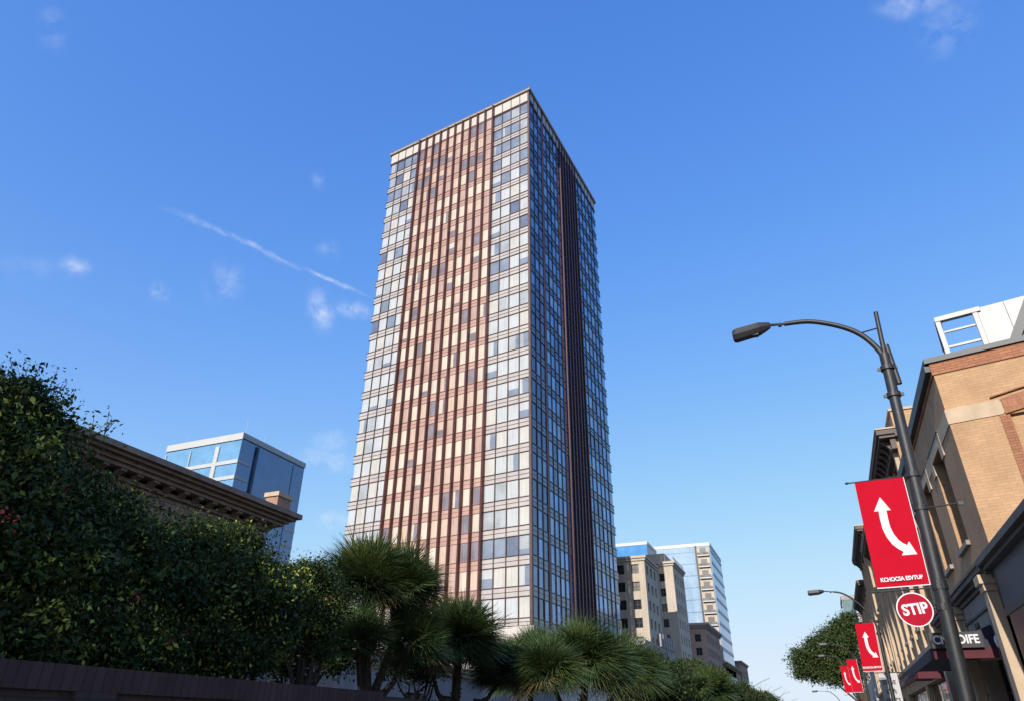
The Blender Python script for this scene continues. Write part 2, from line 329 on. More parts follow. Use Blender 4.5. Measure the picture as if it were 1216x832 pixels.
PB = [glass('tinted_glass_blue', (.12, .32, .66), 2.1, .03, .12, .35, .4), glass('tinted_glass_navy', (.035, .07, .18), 1.8, .03, .12, .35, .4), glass('tinted_glass_slate', (.13, .24, .46), 2.0, .04, .12, .35, .4),
      glass('tinted_glass_pale', (.25, .46, .70), 2.0, .05, .1, .35, .3)]
tp(MB().prism(inset(.5), 0.0, ZT-1.2), 'wall', M_core)
tp(MB().prism(inset(-.45), 0.0, 10.2).prism(inset(-1.15), 10.2, 11.35), 'podium', M_pstone)
tp(MB().prism(inset(-.35), 11.35, Z0-.02), 'base_band', M_pstone)
# bays
wz = lambda i: (Z0+FH*i+.95, Z0+FH*i+3.3)
baysA = []
e1, e2 = 7.35, 24.3
for k in range(4): baysA.append((e1*k/4+(.28 if k == 0 else 0), e1*(k+1)/4, 'A'))
for k in range(10): baysA.append((e1+(e2-e1)*k/10, e1+(e2-e1)*(k+1)/10, 'M'))
for k in range(4): baysA.append((e2+(LA-e2)*k/4, e2+(LA-e2)*(k+1)/4-(.2 if k == 3 else 0), 'A'))
baysB = []
for k in range(3): baysB.append((.25+4.95*k/3, .25+4.95*(k+1)/3, 'B1'))
for k in range(4): baysB.append((5.75+6.45*k/4, 5.75+6.45*(k+1)/4, 'B'))
for k in range(7): baysB.append((12.2+9.3*k/7, 12.2+9.3*(k+1)/7, 'F'))
for k in range(6): baysB.append((21.5+11.6*k/6, 21.5+11.6*(k+1)/6, 'B'))
cands = []
for i in range(NF):
    rowmood = rnd.random()
    for bi, (a, b, z) in enumerate(baysA):
        r = rnd.random(); top = i >= NF-4
        if z == 'A':
            p = [.55, .22, .14, .06, .03]
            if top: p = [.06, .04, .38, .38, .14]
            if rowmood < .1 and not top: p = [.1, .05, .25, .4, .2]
            mi = rnd.choices(range(5), p)[0]
        else:
            p = [.50, .28, .17, .05]
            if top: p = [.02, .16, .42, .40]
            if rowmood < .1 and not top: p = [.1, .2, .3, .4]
            mi = 5+rnd.choices(range(4), p)[0]
        cands.append(('A', i, bi, a, b, z, mi))
    for bi, (a, b, z) in enumerate(baysB):
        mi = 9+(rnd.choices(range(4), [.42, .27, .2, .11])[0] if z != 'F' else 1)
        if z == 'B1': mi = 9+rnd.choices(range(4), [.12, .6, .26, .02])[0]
        cands.append(('B', i, bi, a, b, z, mi))
ALLP = PA+PM+PB
def pane(mb, c, r_):
    f, i, bi, a, b, z, mi = c; O, u, n = (C0, uA, nA) if f == 'A' else (C0, uB, nB)
    z0_, z1_ = wz(i)
    g = .07
    if z == 'M': g0, g1, d = .15, .19, .035
    elif z == 'F': g0 = g1 = .15; d = .0
    else: g0 = g1 = g; d = -.02
    tilt = (r_.random()-.5)*.018
    def slab(a0, a1, q0, q1, m_):
        P = lambda aa, dd, zz: (O[0]+u[0]*aa+n[0]*dd, O[1]+u[1]*aa+n[1]*dd, zz)
        t2 = (r_.random()-.5)*.016
        vs_ = [P(a0, d-.05, q0), P(a1, d-.05, q0), P(a1, d-.05, q1), P(a0, d-.05, q1), P(a0, d+tilt, q0), P(a1, d+t2, q0), P(a1, d+t2-tilt, q1), P(a0, d-tilt, q1)]
        mb.add(vs_, [(4, 5, 6, 7), (0, 1, 5, 4), (1, 2, 6, 5), (2, 3, 7, 6), (3, 0, 4, 7)], m_)
    a0, a1 = a+g0, b-g1
    if f == 'A' and r_.random() < .22 and mi in (0, 1, 2, 5, 6):     # blind half way down or curtain half drawn
        dk = 3 if mi < 5 else 8
        if r_.random() < .5:
            q = z0_+(z1_-z0_)*r_.uniform(.2, .6); slab(a0, a1, z0_, q, dk); slab(a0, a1, q, z1_, mi)
        else:
            q = a0+(a1-a0)*r_.uniform(.25, .75); slab(a0, q, z0_, z1_, dk); slab(q, a1, z0_, z1_, mi)
    else: slab(a0, a1, z0_, z1_, mi)
def showsize(c):
    f, i, bi, a, b, z, mi = c; O, u, n = (C0, uA, nA) if f == 'A' else (C0, uB, nB)
    p = Vector(pt(O, u, (a+b)/2)+(wz(i)[0]+1.2-CZ,)); vd = p.normalized()
    hide = 1 if (i >= 2 if f == 'B' else i >= (2 if bi < 8 else 4)) else 0
    return hide*abs(vd.x*n[0]+vd.y*n[1])*(b-a)/p.length_squared
cands.sort(key=showsize, reverse=True)
prnd = random.Random(3)
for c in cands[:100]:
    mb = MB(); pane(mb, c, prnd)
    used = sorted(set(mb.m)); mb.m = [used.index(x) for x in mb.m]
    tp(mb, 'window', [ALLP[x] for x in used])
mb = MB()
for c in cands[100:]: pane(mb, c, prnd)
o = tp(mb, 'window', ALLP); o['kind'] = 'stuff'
# spandrels, rails
def strip(mb, O, u, n, a0, a1, d0, d1, z0, z1, mi=0): mb.obox(O, u, n, a0, a1, d0, d1, z0, z1, mi)
for i in range(NF+1):
    zb = Z0 if i == 0 else wz(i-1)[1]; zt = wz(i)[0] if i < NF else 99.95
    mb = MB()
    strip(mb, C0, uA, nA, .0, e1, -.3, 0, zb, zt, 0); strip(mb, C0, uA, nA, e1, e2, -.3, .01, zb, zt, 1); strip(mb, C0, uA, nA, e2, LA, -.3, 0, zb, zt, 0)
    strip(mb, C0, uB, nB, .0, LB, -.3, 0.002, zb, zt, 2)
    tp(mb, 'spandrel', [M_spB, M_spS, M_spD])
    mb = MB()
    for zz, hh in ((zb, .08), (zt-.08, .08), ((zb+zt)/2-.02, .045)):
        dd = .11 if hh > .06 else .05
        strip(mb, C0, uA, nA, -.12, e1, 0.003, dd, zz, zz+hh, 1); strip(mb, C0, uA, nA, e1, e2, 0.012, dd, zz, zz+hh, 0); strip(mb, C0, uA, nA, e2, LA+.12, 0.003, dd, zz, zz+hh, 1)
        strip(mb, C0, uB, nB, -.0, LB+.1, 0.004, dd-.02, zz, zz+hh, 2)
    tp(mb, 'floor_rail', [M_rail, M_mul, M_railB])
    # little slab end showing past the far corners
    mb = MB(); strip(mb, CL, uA, nA, .0, .2, -.8, -.25, zb+.25, zb+.45); strip(mb, CR, uB, nB, 0, .2, -.8, -.25, zb+.25, zb+.5); tp(mb, 'slab_edge', M_gstone)
# salmon backing wall of the middle zone, between the window panes
mb = MB(); strip(mb, C0, uA, nA, e1, e2, -.25, -.004, Z0+.02, 99.9); tp(mb, 'middle_panel', M_spS)
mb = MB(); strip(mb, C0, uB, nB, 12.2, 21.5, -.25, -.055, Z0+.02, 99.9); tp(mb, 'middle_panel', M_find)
# mullions
for (a, b, z) in baysA:
    if z == 'A' and not (abs(a-e2) < .01) and a > .5:
        mb = MB(); strip(mb, C0, uA, nA, a-.045, a+.045, -.06, .15, Z0+.01, 102.3); tp(mb, 'mullion', M_mul)
for (a, b, z) in baysB:
    if z in ('B', 'B1') and a > .5:
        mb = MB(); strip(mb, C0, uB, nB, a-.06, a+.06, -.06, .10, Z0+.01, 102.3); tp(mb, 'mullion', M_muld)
for k in range(11):
    a = e1+(e2-e1)*k/10; wd = .15 if k in (0, 10) else .115
    mb = MB(); strip(mb, C0, uA, nA, a-wd, a+wd, -.06, .58, Z0+.006, 102.2 if k not in (0, 10) else 102.4); tp(mb, 'fin', M_fin)
for k in range(8):
    a = 12.2+9.3*k/7; wd = .13
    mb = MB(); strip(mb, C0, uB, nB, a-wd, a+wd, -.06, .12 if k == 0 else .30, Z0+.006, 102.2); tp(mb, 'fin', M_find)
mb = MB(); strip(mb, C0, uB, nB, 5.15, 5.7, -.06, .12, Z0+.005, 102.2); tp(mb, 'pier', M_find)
mb = MB(); mb.prism([pt(pt(C0, uA, -.10), nA, .0), pt(pt(C0, uA, -.10), nA, .16), pt(pt(C0, uA, .24), nA, .16), pt(pt(C0, uA, .24), nA, -.3), pt(pt(C0, uB, .3), nB, -.3), pt(pt(C0, uB, .3), nB, .1)], Z0+.004, 102.35)
tp(mb, 'corner_column', M_mul)
# parapet of pale panels
mb = MB(); strip(mb, C0, uA, nA, 0.02, LA, -.3, .03, 99.95, 102.3)
for (a, b, z) in baysB:
    strip(mb, C0, uB, nB, a+.12, b-.12, -.3, .04, 100.4+.25*math.sin(a*3), 102.25)
tp(mb, 'parapet', M_par)
mb = MB(); strip(mb, C0, uB, nB, .05, LB, -.5, -.02, 99.95, 102.3); tp(mb, 'parapet_backing', M_muld)
mb = MB(); q = inset(-.32); q2 = inset(.7)
for k in range(4):
    a, b, c, d = q[k], q[(k+1) % 4], q2[(k+1) % 4], q2[k]; mb.prism([a, b, c, d], 102.3, 102.75)
tp(mb, 'coping', M_gstone)
mb = MB(); q = inset(-.2)
for k in range(4):
    a, b = Vector(q[k]+(0,)), Vector(q[(k+1) % 4]+(0,)); nn = int((b-a).length/1.8)
    for j in range(nn): p = a.lerp(b, j/nn); mb.box(p.x-.03, p.x+.03, p.y-.03, p.y+.03, 102.75, 103.15)
    mb.tube([a+Vector((0, 0, 103.15)), b+Vector((0, 0, 103.15))], .03, 5)
tp(mb, 'roof_railing', M_gstone)
tp(MB().prism(inset(.69), 101.4, 101.6), 'roof', M_gstone)

# ======================= generic far building =======================
def cornice(mb, O, u, n, L_, z, prof, mi=0, e0=0, e1_=0):
    """prof: list of (d0, d1, h) stacked upwards from z"""
    zz = z
    for d, h in prof: mb.obox(O, u, n, -e0*d, L_+e1_*d, -.2, d, zz, zz+h, mi); zz += h
def block(name, label, cat, x0, x1, y0, y1, h, wall, front=None, side=None, corn=None, cm=None, wm=None, roof=None, left=False, z0=0, group=None):
    """x1 face looks at the street (+X) when left of the street; left=True builds the -X face instead. front face looks to -Y"""
    root = thing(name, label, cat, ((x0+x1)/2, (y0+y1)/2, 0), group); pp = Part(root)
    mb = MB(); wl = []
    faces = [((x0, y0), (1, 0), (0, -1), x1-x0, front)]
    faces.append((((x0, y0), (0, 1), (-1, 0), y1-y0, side)) if left else ((x1, y0), (0, 1), (1, 0), y1-y0, side))
    for O, u, n, Ln, spec in faces:
        rects = []
        if spec:
            cols, rows, ww, wh, zs0, fh, m0 = spec[:7]
            for c in range(cols):
                for r_ in range(rows):
                    a = m0+(Ln-2*m0)*(c+.5)/cols-ww/2; z = zs0+fh*r_
                    rects.append((a, a+ww, z, z+wh)); wl.append((O, u, n, a, z, ww, wh))
        wall_grid(mb, O, u, n, Ln, z0, h, rects, .28)
    if left: mb.quad((x1, y0, z0), (x1, y1, z0), (x1, y1, h), (x1, y0, h))
    else: mb.quad((x0, y0, z0), (x0, y1, z0), (x0, y1, h), (x0, y0, h))
    mb.quad((x0, y1, z0), (x1, y1, z0), (x1, y1, h), (x0, y1, h))
    pp(mb, 'wall', wall)
    pp(MB().quad((x0, y0, h-.01), (x1, y0, h-.01), (x1, y1, h-.01), (x0, y1, h-.01)), 'roof', roof or M_gstone)
    for O, u, n, a, z, ww, wh in wl:
        g = rnd.choices([M_wglass, M_wblind], [.7, .3])[0]
        place_window(root, window_mesh(ww, wh, [wm or M_frame, g], 1 if ww > 1 else 0, 1), O, u, a, z, n, .24)
    if corn:
        mb = MB()
        for O, u, n, Ln, spec in faces: cornice(mb, O, u, n, Ln, h-corn[0], corn[1], 0, e0=(0.98 if n[1] else 0) if left else 0, e1_=.99 if (n[1] and not left) else 0)
        pp(mb, 'cornice', cm or wall)
    return root, pp

M_cream = mat('cream_stone_wall', (.50, .43, .35), .85, 0, .1, .25, .1, 4, streak=.15)
M_beige = mat('beige_brick_wall', (.46, .395, .32), .85, 0, .1, .3, .1, 5, streak=.15)
M_greyp = mat('pinkish_grey_concrete', (.36, .32, .32), .85, 0, .1, .3, .05, 4, streak=.2)
M_rosy = mat('rose_brown_brick_wall', (.34, .23, .19), .85, 0, .15, .3, .1, 5, streak=.1)
M_brown = mat('brownstone_wall', (.32, .24, .19), .85, 0, .15, .4, .1, 5, streak=.15)

# concrete podium with parapet
root, pp = block('parking_podium', 'long low grey concrete block with dark roof edge line right of the tall tower', 'building', -60, -25.3, 113.6, 138, 14.1, M_greyp)
pp(MB().box(-25.29, -25.05, 113.6, 138, 12.4, 12.7), 'ledge', M_coping); pp(MB().box(-25.29, -25.15, 113.6, 138, 9.2, 9.35), 'ledge', M_coping)
for k in range(6): pp(MB().box(-25.6, -25.1, 125+k*2.1, 126+k*2.1, 14.1, 16.1+.15*(k % 3)), 'merlon', M_greyp)
# A beige block
block('apartment_block', 'beige apartment block with small square windows beside the tall tower', 'building', -47, -25.7, 119.5, 129.5, 28.0, M_beige, (8, 9, 1.35, 1.55, 2.0, 2.9, .45), (3, 9, 1.3, 1.55, 2.0, 2.9, .6), (.7, [(.2, .4), (.4, .4)]), M_beige)
# B cream tower
root, pp = block('stone_tower_block', 'tall cream stone block with stepped penthouse behind the beige apartment block', 'building', -43.5, -24.8, 141.5, 153.5, 31.4, M_cream, (6, 10, 1.05, 1.5, 2.0, 2.85, .9), (4, 10, 1.1, 1.6, 2.0, 2.85, .8), (.8, [(.25, .4), (.5, .4)]), M_cream)
pp(MB().box(-42, -26.5, 143, 152, 31.39, 33.4), 'penthouse', M_cream)
mb = MB()
for k in range(13): mb.box(-24.75, -24.67, 141.5+k, 141.56+k, 31.4, 32.3)
mb.box(-24.76, -24.66, 141.5, 153.5, 32.3, 32.38); pp(mb, 'roof_railing', M_white)

# C glass tower with balcony strip
def curtain_tower(name, label, x0, x1, y0, y1, h, gF, gS, band, fh, bh, capm, caph, fx=None, vm=None):
    root = thing(name, label, 'tower', ((x0+x1)/2, (y0+y1)/2, 0)); pp = Part(root)
    pp(MB().box(x0, x1, y0, y1, 0, h-caph), 'glass_wall', gS)
    mb = MB(); mb.box(x0, x1-.0, y0-.06, y0-.004, 0, h-caph); pp(mb, 'front_glazing', gF)
    n = int(h/fh)
    for k in range(n):
        z = k*fh+1; mb = MB(); mb.box(x0, x1+.08, y0-.14, y0-.062, z, z+bh[0]); mb.box(x1+.004, x1+.1, y0-.0, y1, z, z+bh[1]); pp(mb, 'spandrel_band', band)
    mb = MB(); mb.box(x0-.1, x1+.15, y0-.2, y1+.1, h-caph, h); pp(mb, 'parapet', capm)
    return root, pp
gC1 = glass('pale_sky_glass', (.30, .42, .55), 2.0, .06, .04, .06, .15); gC2 = glass('deep_blue_glass', (.08, .26, .55), 1.25, .04, .05, .08, .2)
M_bandp = mat('pale_blue_metal_band', (.36, .42, .5), .4, .2, .1); M_bandw = mat('white_panel_band', (.46, .46, .46), .45, 0, .06, .2)
M_bands = mat('slate_metal_band', (.09, .16, .27), .4, .3, .1)
root, pp = curtain_tower('glass_office_tower', 'tall glass tower with a balcony strip at its front corner and blue striped street side', -66, -32, 264, 294, 63, gC1, gC2, M_bands, 4.2, (.22, 1.1), M_bandw, 1.2)
M_balwin = mat('dark_bronze_glass', (.12, .11, .10), .3); mb = MB(); mb.box(-36.8, -32.3, 263.2, 263.9, 0, 61); pp(mb, 'balcony_wall', M_cream)  # dark bronze tone of the balcony windows
for k in range(12):
    mb = MB(); mb.box(-36.6, -32.4, 262.3, 263.2, 14+k*4.0, 14.35+k*4.0, 0); mb.box(-36.5, -32.5, 262.35, 262.4, 14.35+k*4.0, 15.3+k*4.0, 1)
    mb.box(-35.6, -33.4, 263.1, 263.19, 15.4+k*4, 17.0+k*4, 2); pp(mb, 'balcony', [M_bandw, M_wblind, M_balwin])
mb = MB().box(-37.3, -36.8, 262.6, 263.9, 0, 61.8); pp(mb, 'corner_post', M_coping)
# penthouse-like small glass block in behind
curtain_tower('white_glass_block', 'small white and blue topped block peeking above the beige apartment block', -68, -46.4, 222, 236, 55.2, gC2, M_bandw, M_bandw, 60, (.2, .2), M_bandw, 1.0)
# D
root, pp = block('brick_hotel', 'rose brown brick block with curved cornice in front of the glass tower', 'building', -50, -32, 227, 258, 30.5, M_rosy, (5, 7, 1.8, 2.1, 2.5, 3.8, .8), (9, 7, 1.5, 2.2, 2.5, 3.8, 1.0), (1.4, [(.35, .4), (.8, .4), (1.2, .6)]), M_greyp)
root, pp = block('brownstone_building', 'low brownstone building with balustrade at the far end of the tree row', 'building', -52, -32, 263, 309, 22.4, M_brown, (5, 4, 2.0, 2.6, 3, 4.4, 1), (10, 4, 1.8, 2.8, 3, 4.4, 1), (1.3, [(.3, .4), (.8, .4), (1.2, .5)]), M_brown)
block('corner_turret_building', 'narrow brown block with flat top next to the brownstone building', 'building', -46, -31.6, 310, 336, 26.4, M_brown, (4, 5, 1.8, 2.6, 3, 4.4, 1), (6, 5, 1.8, 2.8, 3, 4.4, 1), (1.0, [(.3, .5), (.7, .5)]), M_brown)
block('far_stone_building', 'small pale stone building far down the street beside the thin lamp posts', 'building', -50, -33, 420, 470, 21, M_cream, (4, 4, 2, 2.6, 3, 4.4, 1), (9, 4, 1.8, 2.8, 3, 4.4, 1), (1.0, [(.3, .5), (.7, .5)]), M_cream)
# blue glass building on the left
gL1 = glass('light_blue_glass', (.13, .30, .50), 2.0, .05, .05, .08, .15); gL2 = glass('cobalt_glass', (.03, .13, .36), 2.0, .03, .05, .08, .25)
root = thing('blue_glass_building', 'blue glass office block with white bands rising behind the mansion cornice', 'building', (-120, 115, 0)); pp = Part(root)
HX, HY0, HY1, HH = -107.3, 104.5, 125.5, 57.0
pp(MB().box(-129, HX, HY0, HY1, 0, HH), 'glass_wall', [gL2]); pp(MB().box(-129, HX, HY0-.08, HY0-.004, 0, HH-.3), 'front_glazing', gL1)
mb = MB(); mb.box(-129, HX+.3, HY0-.35, HY0-.09, HH-1.1, HH+.4); mb.box(HX+.004, HX+.3, HY0-.09, HY1, HH-.8, HH+.4); pp(mb, 'parapet', M_bandw)
for k in range(9):
    z = HH-6.4-k*3.5; mb = MB(); mb.box(-129, HX+.12, HY0-.28, HY0-.09, z, z+.8); mb.box(HX+.004, HX+.12, HY0-.09, HY0+3.6, z+.2, z+.75); pp(mb, 'spandrel_band', M_bandw)
    if k: pp(MB().box(HX+.004, HX+.1, HY1-3.4, HY1-.02, z-3.0, z-2.4), 'spandrel_band', M_bandw)
for k, xx in enumerate((-114.2, -121.5, -128.8)): pp(MB().box(xx, xx+(1.1 if k == 0 else .25), HY0-.31, HY0-.1, 0, HH-1.9), 'mullion', M_bandw)
pp(MB().box(HX+.006, HX+.35, HY0+4.4, HY0+5.1, 0, HH-1.3), 'column', mat('navy_metal', (.015, .03, .07), .3, .4, .1))
pp(MB().box(HX+.006, HX+.08, HY1-4.0, HY1-3.8, 0, HH-1.3), 'mullion', M_bands)
for k, (dx, dy, hh) in enumerate(((-.5, 1, 3.6), (-1, 7.5, 1.8), (-1, 8.6, 1.5), (-1, 13, 1.6), (-1, 16, 1.9), (-1, 17, 1.4), (-17, .5, 2))):
    pp(MB().tube([(HX+dx, HY0+dy, HH+.4), (HX+dx, HY0+dy, HH+.4+hh)], .05, 5), 'antenna', M_bandw)

# ======================= MANSION (left) =======================
M_mbrick = brick('mansion_stone_courses', (.36, .25, .165), (.31, .21, .14), (.13, .09, .07), bw=.9, bh=.32, ms=.012, var=.3)
M_mstone = mat('mansion_cornice_stone', (.30, .20, .145), .8, 0, .15, 1.5, .2, 20, streak=.25)
root = thing('stone_mansion', 'brown stone mansion with bracketed cornice half hidden behind the flowering shrubs', 'house', (-28, 9, 0)); pp = Part(root)
XM, YM0, YM1, ZM = -18.9, -6, 20.4, 8.2
mb = MB(); wins = [(a, a+1.3, 2.6, 5.2) for a in (2.2, 5.6, 9.0, 12.4, 15.8, 19.2, 22.8)]
wall_grid(mb, (XM, YM0), (0, 1), (1, 0), YM1-YM0, 0, ZM, wins, .3); mb.quad((XM, YM1, 0), (-40, YM1, 0), (-40, YM1, ZM), (XM, YM1, ZM)); mb.quad((XM, YM0, 0), (-40, YM0, 0), (-40, YM0, ZM), (XM, YM0, ZM)); mb.quad((-40, YM0, 0), (-40, YM1, 0), (-40, YM1, ZM), (-40, YM0, ZM))
pp(mb, 'wall', M_mbrick)
for r_ in wins: place_window(root, window_mesh(1.3, 2.6, [M_frame, M_wglass], 1, 1), (XM, YM0), (0, 1), r_[0], r_[2], (1, 0), .25)
mb = MB(); O = (XM, YM0)
for d, z, h in ((.08, 7.75, .15), (.14, 8.15, .12), (.50, 8.40, .12), (.62, 8.52, .12), (.80, 8.64, .10), (.95, 8.74, .18)): mb.box(-40.1, XM+d, YM0-.1, YM1+d, z, z+h)
pp(mb, 'cornice', M_mstone)
for k in range(44):
    y = YM0+.3+k*.62
    if y > YM1+.3: break
    pp(MB().poly_extrude([(XM+.145, y, 8.395), (XM+.46, y, 8.395), (XM+.46, y, 8.33), (XM+.3, y, 8.28), (XM+.145, y, 8.2)], (0, .22, 0)), 'bracket', M_mstone)
ch = pp(MB().box(XM-.3, XM+.3, YM1+.12, YM1+.88, 8.92, 9.55), 'chimney', brick('chimney_brick', (.45, .27, .18), (.4, .22, .15), (.3, .2, .14))); pp(MB().box(XM-.36, XM+.36, YM1+.06, YM1+.94, 9.55, 9.72), 'chimney_cap', M_stone, parent=ch)
pp(MB().add([(-40, YM0, 8.93), (XM+.6, YM0, 8.93), (XM+.6, YM1+.6, 8.93), (-40, YM1+.6, 8.93), (-30, YM0+8, 10), (-30, YM1-8, 10)], [(0, 1, 4), (1, 2, 5, 4), (2, 3, 5), (3, 0, 4, 5)]), 'roof', M_coping)

# grey annex behind palms
root, pp = block('grey_annex', 'low pale grey annex seen between the palm trunks', 'building', -36, -19.5, 27, 56, 4.55, M_greyp, (4, 1, 1.6, 2.2, 1.0, 3, 1), (7, 1, 1.8, 2.2, 1.0, 3, .8), (.35, [(.15, .2), (.25, .25)]), M_stone)

# unseen building added behind the camera to shade the garden
block('added_shade_building', 'unseen plain brick block added behind the viewer to shade the garden', 'building', -46, -8.3, -44, -28, 13.5, M_tan, (10, 4, 1.6, 2.4, 2, 4.6, 1), (5, 4, 1.6, 2.4, 2, 4.6, 1), (.8, [(.2, .4), (.4, .4)]), M_stone)

# ======================= GARDEN WALL =======================
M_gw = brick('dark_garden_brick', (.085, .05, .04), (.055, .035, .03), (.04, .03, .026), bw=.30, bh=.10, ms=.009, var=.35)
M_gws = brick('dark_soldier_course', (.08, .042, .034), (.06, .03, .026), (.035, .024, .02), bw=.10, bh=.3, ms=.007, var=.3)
root = thing('garden_wall', 'dark brick garden wall with soldier course top below the flowering shrubs', 'wall', (-6.2, 3, 0)); pp = Part(root)
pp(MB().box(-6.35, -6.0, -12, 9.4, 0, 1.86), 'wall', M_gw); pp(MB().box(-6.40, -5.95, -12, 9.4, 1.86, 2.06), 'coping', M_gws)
pp(MB().box(-6.45, -5.93, 4.55, 4.95, 0, 1.858), 'pier', M_gw)
root = thing('garden_wall', 'lower dark red brick wall stretch beneath the tallest palm tree', 'wall', (-6.2, 10, 0)); pp = Part(root)
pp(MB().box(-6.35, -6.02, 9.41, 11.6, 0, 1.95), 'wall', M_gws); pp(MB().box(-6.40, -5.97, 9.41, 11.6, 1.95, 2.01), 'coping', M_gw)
root = thing('garden_wall', 'long low brick wall running under the row of street trees', 'wall', (-6.2, 60, 0)); pp = Part(root)
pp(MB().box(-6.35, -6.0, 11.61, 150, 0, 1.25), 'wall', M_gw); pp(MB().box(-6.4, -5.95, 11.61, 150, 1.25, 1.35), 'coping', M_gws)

# ======================= VEGETATION =======================
M_bark = mat('rough_bark', (.075, .055, .04), .95, 0, .35, 12, .8, 25, stretch=(1, 1, .3))
M_palmbark = mat('fibrous_palm_bark', (.07, .048, .034), .95, 0, .4, 16, 1.0, 22, stretch=(1, 1, 2.5))
def leaves(nrs, centers, sizes, leaf, aspect=.5, upbias=.35, outw=None):
    n = len(centers)
    d = nrs.normal(size=(n, 3)); d /= np.linalg.norm(d, axis=1)[:, None]
    nn = nrs.normal(size=(n, 3)); nn[:, 2] += upbias*2.2
    if outw is not None: nn += outw*1.3
    nn -= d*np.sum(nn*d, axis=1)[:, None]; nn /= np.linalg.norm(nn, axis=1)[:, None]
    s = np.cross(nn, d); L_ = (leaf*sizes)[:, None]
    p0 = centers; p1 = centers+d*L_*.45+s*L_*aspect*.5; p2 = centers+d*L_-nn*L_*.18; p3 = centers+d*L_*.45-s*L_*aspect*.5
    V = np.stack([p0, p1, p2, p3], 1).reshape(-1, 3); Fc = np.arange(n*4).reshape(-1, 4); return V, Fc
def crown(seed, blobs, ncl, per, leaf, cr, mats, weights, name, parent, aspect=.5, flowers=0, shell=.55, keep=None):
    """blobs: (cx,cy,cz,rx,ry,rz) in the parent's frame; leaf clusters spread through them, denser to the outside, gaps between"""
    nrs = np.random.RandomState(seed); vol = np.array([b[3]*b[4]*b[5] for b in blobs])**.67; vol /= vol.sum()
    bi = nrs.choice(len(blobs), ncl, p=vol); B = np.array(blobs)[bi]
    d = nrs.normal(size=(ncl, 3)); d /= np.linalg.norm(d, axis=1)[:, None]
    ph = nrs.uniform(0, 6, 3); lump = 1+.16*np.sin(d[:, 0]*5+ph[0]+bi)+.14*np.sin(d[:, 1]*6+ph[1]+bi*2)+.12*np.sin(d[:, 2]*7+ph[2])
    r_ = (shell+(1-shell)*nrs.rand(ncl)**.6)*np.where(nrs.rand(ncl) < .2, nrs.rand(ncl), 1)*lump
    cc = B[:, :3]+d*B[:, 3:6]*r_[:, None]
    cnt = nrs.poisson(per, ncl)+2; idx = np.repeat(np.arange(ncl), cnt); off = nrs.normal(size=(len(idx), 3))*cr*np.repeat(.5+nrs.rand(ncl), cnt)[:, None]; off[:, 2] *= .6
    big = np.repeat(.6+nrs.rand(ncl)*.9, cnt); cen = cc[idx]+off; V, Fc = leaves(nrs, cen, (.55+nrs.rand(len(idx))*.7)*big, leaf, aspect, outw=np.repeat(d, cnt, 0))
    cm = nrs.choice(len(weights), ncl, p=np.array(weights)/sum(weights)); mi = cm[idx]
    o = fast_mesh(name, V, Fc, mats, mi, parent); return o, cc, nrs
ML_dark = leafmat('dark_shrub_leaf', (.032, .052, .016)); ML_mid = leafmat('mid_green_leaf', (.064, .095, .024)); ML_young_sunlit = leafmat('sunlit_young_yellow_green_leaf', (.36, .38, .06))  # bright shoots of the hedge, with sun dapples painted into their leaf colour
ML_tree = leafmat('street_tree_leaf', (.055, .085, .026)); ML_olive = leafmat('olive_leaf', (.085, .105, .032)); M_flower = leafmat('pink_blossom', (.45, .09, .09), .3)
def limbs(part, name, base, targets, r0, mat_, seed=0, top=None):
    """one tapered trunk with limbs running out to the targets"""
    rr = random.Random(seed); mb = MB(); base = Vector(base); top = Vector(top) if top else base+Vector((0, 0, 1.2))
    mid = base.lerp(top, .5)+Vector((rr.uniform(-.1, .1), rr.uniform(-.1, .1), 0))*r0*8
    mb.tube([base-Vector((0, 0, .1)), base.lerp(mid, .5), mid, top], [r0*1.3, r0*1.05, r0*.9, r0*.75], 9)
    for t in targets:
        t = top.lerp(Vector(t), .85); m1 = top.lerp(t, .35)+Vector((rr.uniform(-1, 1), rr.uniform(-1, 1), rr.uniform(0, .8)))*(t-top).length*.12
        m2 = top.lerp(t, .7)+Vector((rr.uniform(-1, 1), rr.uniform(-1, 1), rr.uniform(-.3, .6)))*(t-top).length*.1
        mb.tube([top-Vector((0, 0, r0*.5)), m1, m2, t], [r0*.6, r0*.42, r0*.26, r0*.08], 6)
        for _ in range(3):
            e = m2+Vector((rr.uniform(-1, 1), rr.uniform(-1, 1), rr.uniform(-.2, 1)))*(t-top).length*.2; mb.tube([m2, e], [r0*.2, r0*.05], 5)
    return part(mb, name, mat_, smooth=True)
def at(px, py, X):
    d = ray(px, py); k = X/d.x; return Vector((d.x*k, d.y*k, d.z*k+CZ))
def atz(px, py, Y):
    d = ray(px, py); k = Y/d.y; return Vector((d.x*k, d.y*k, d.z*k+CZ))
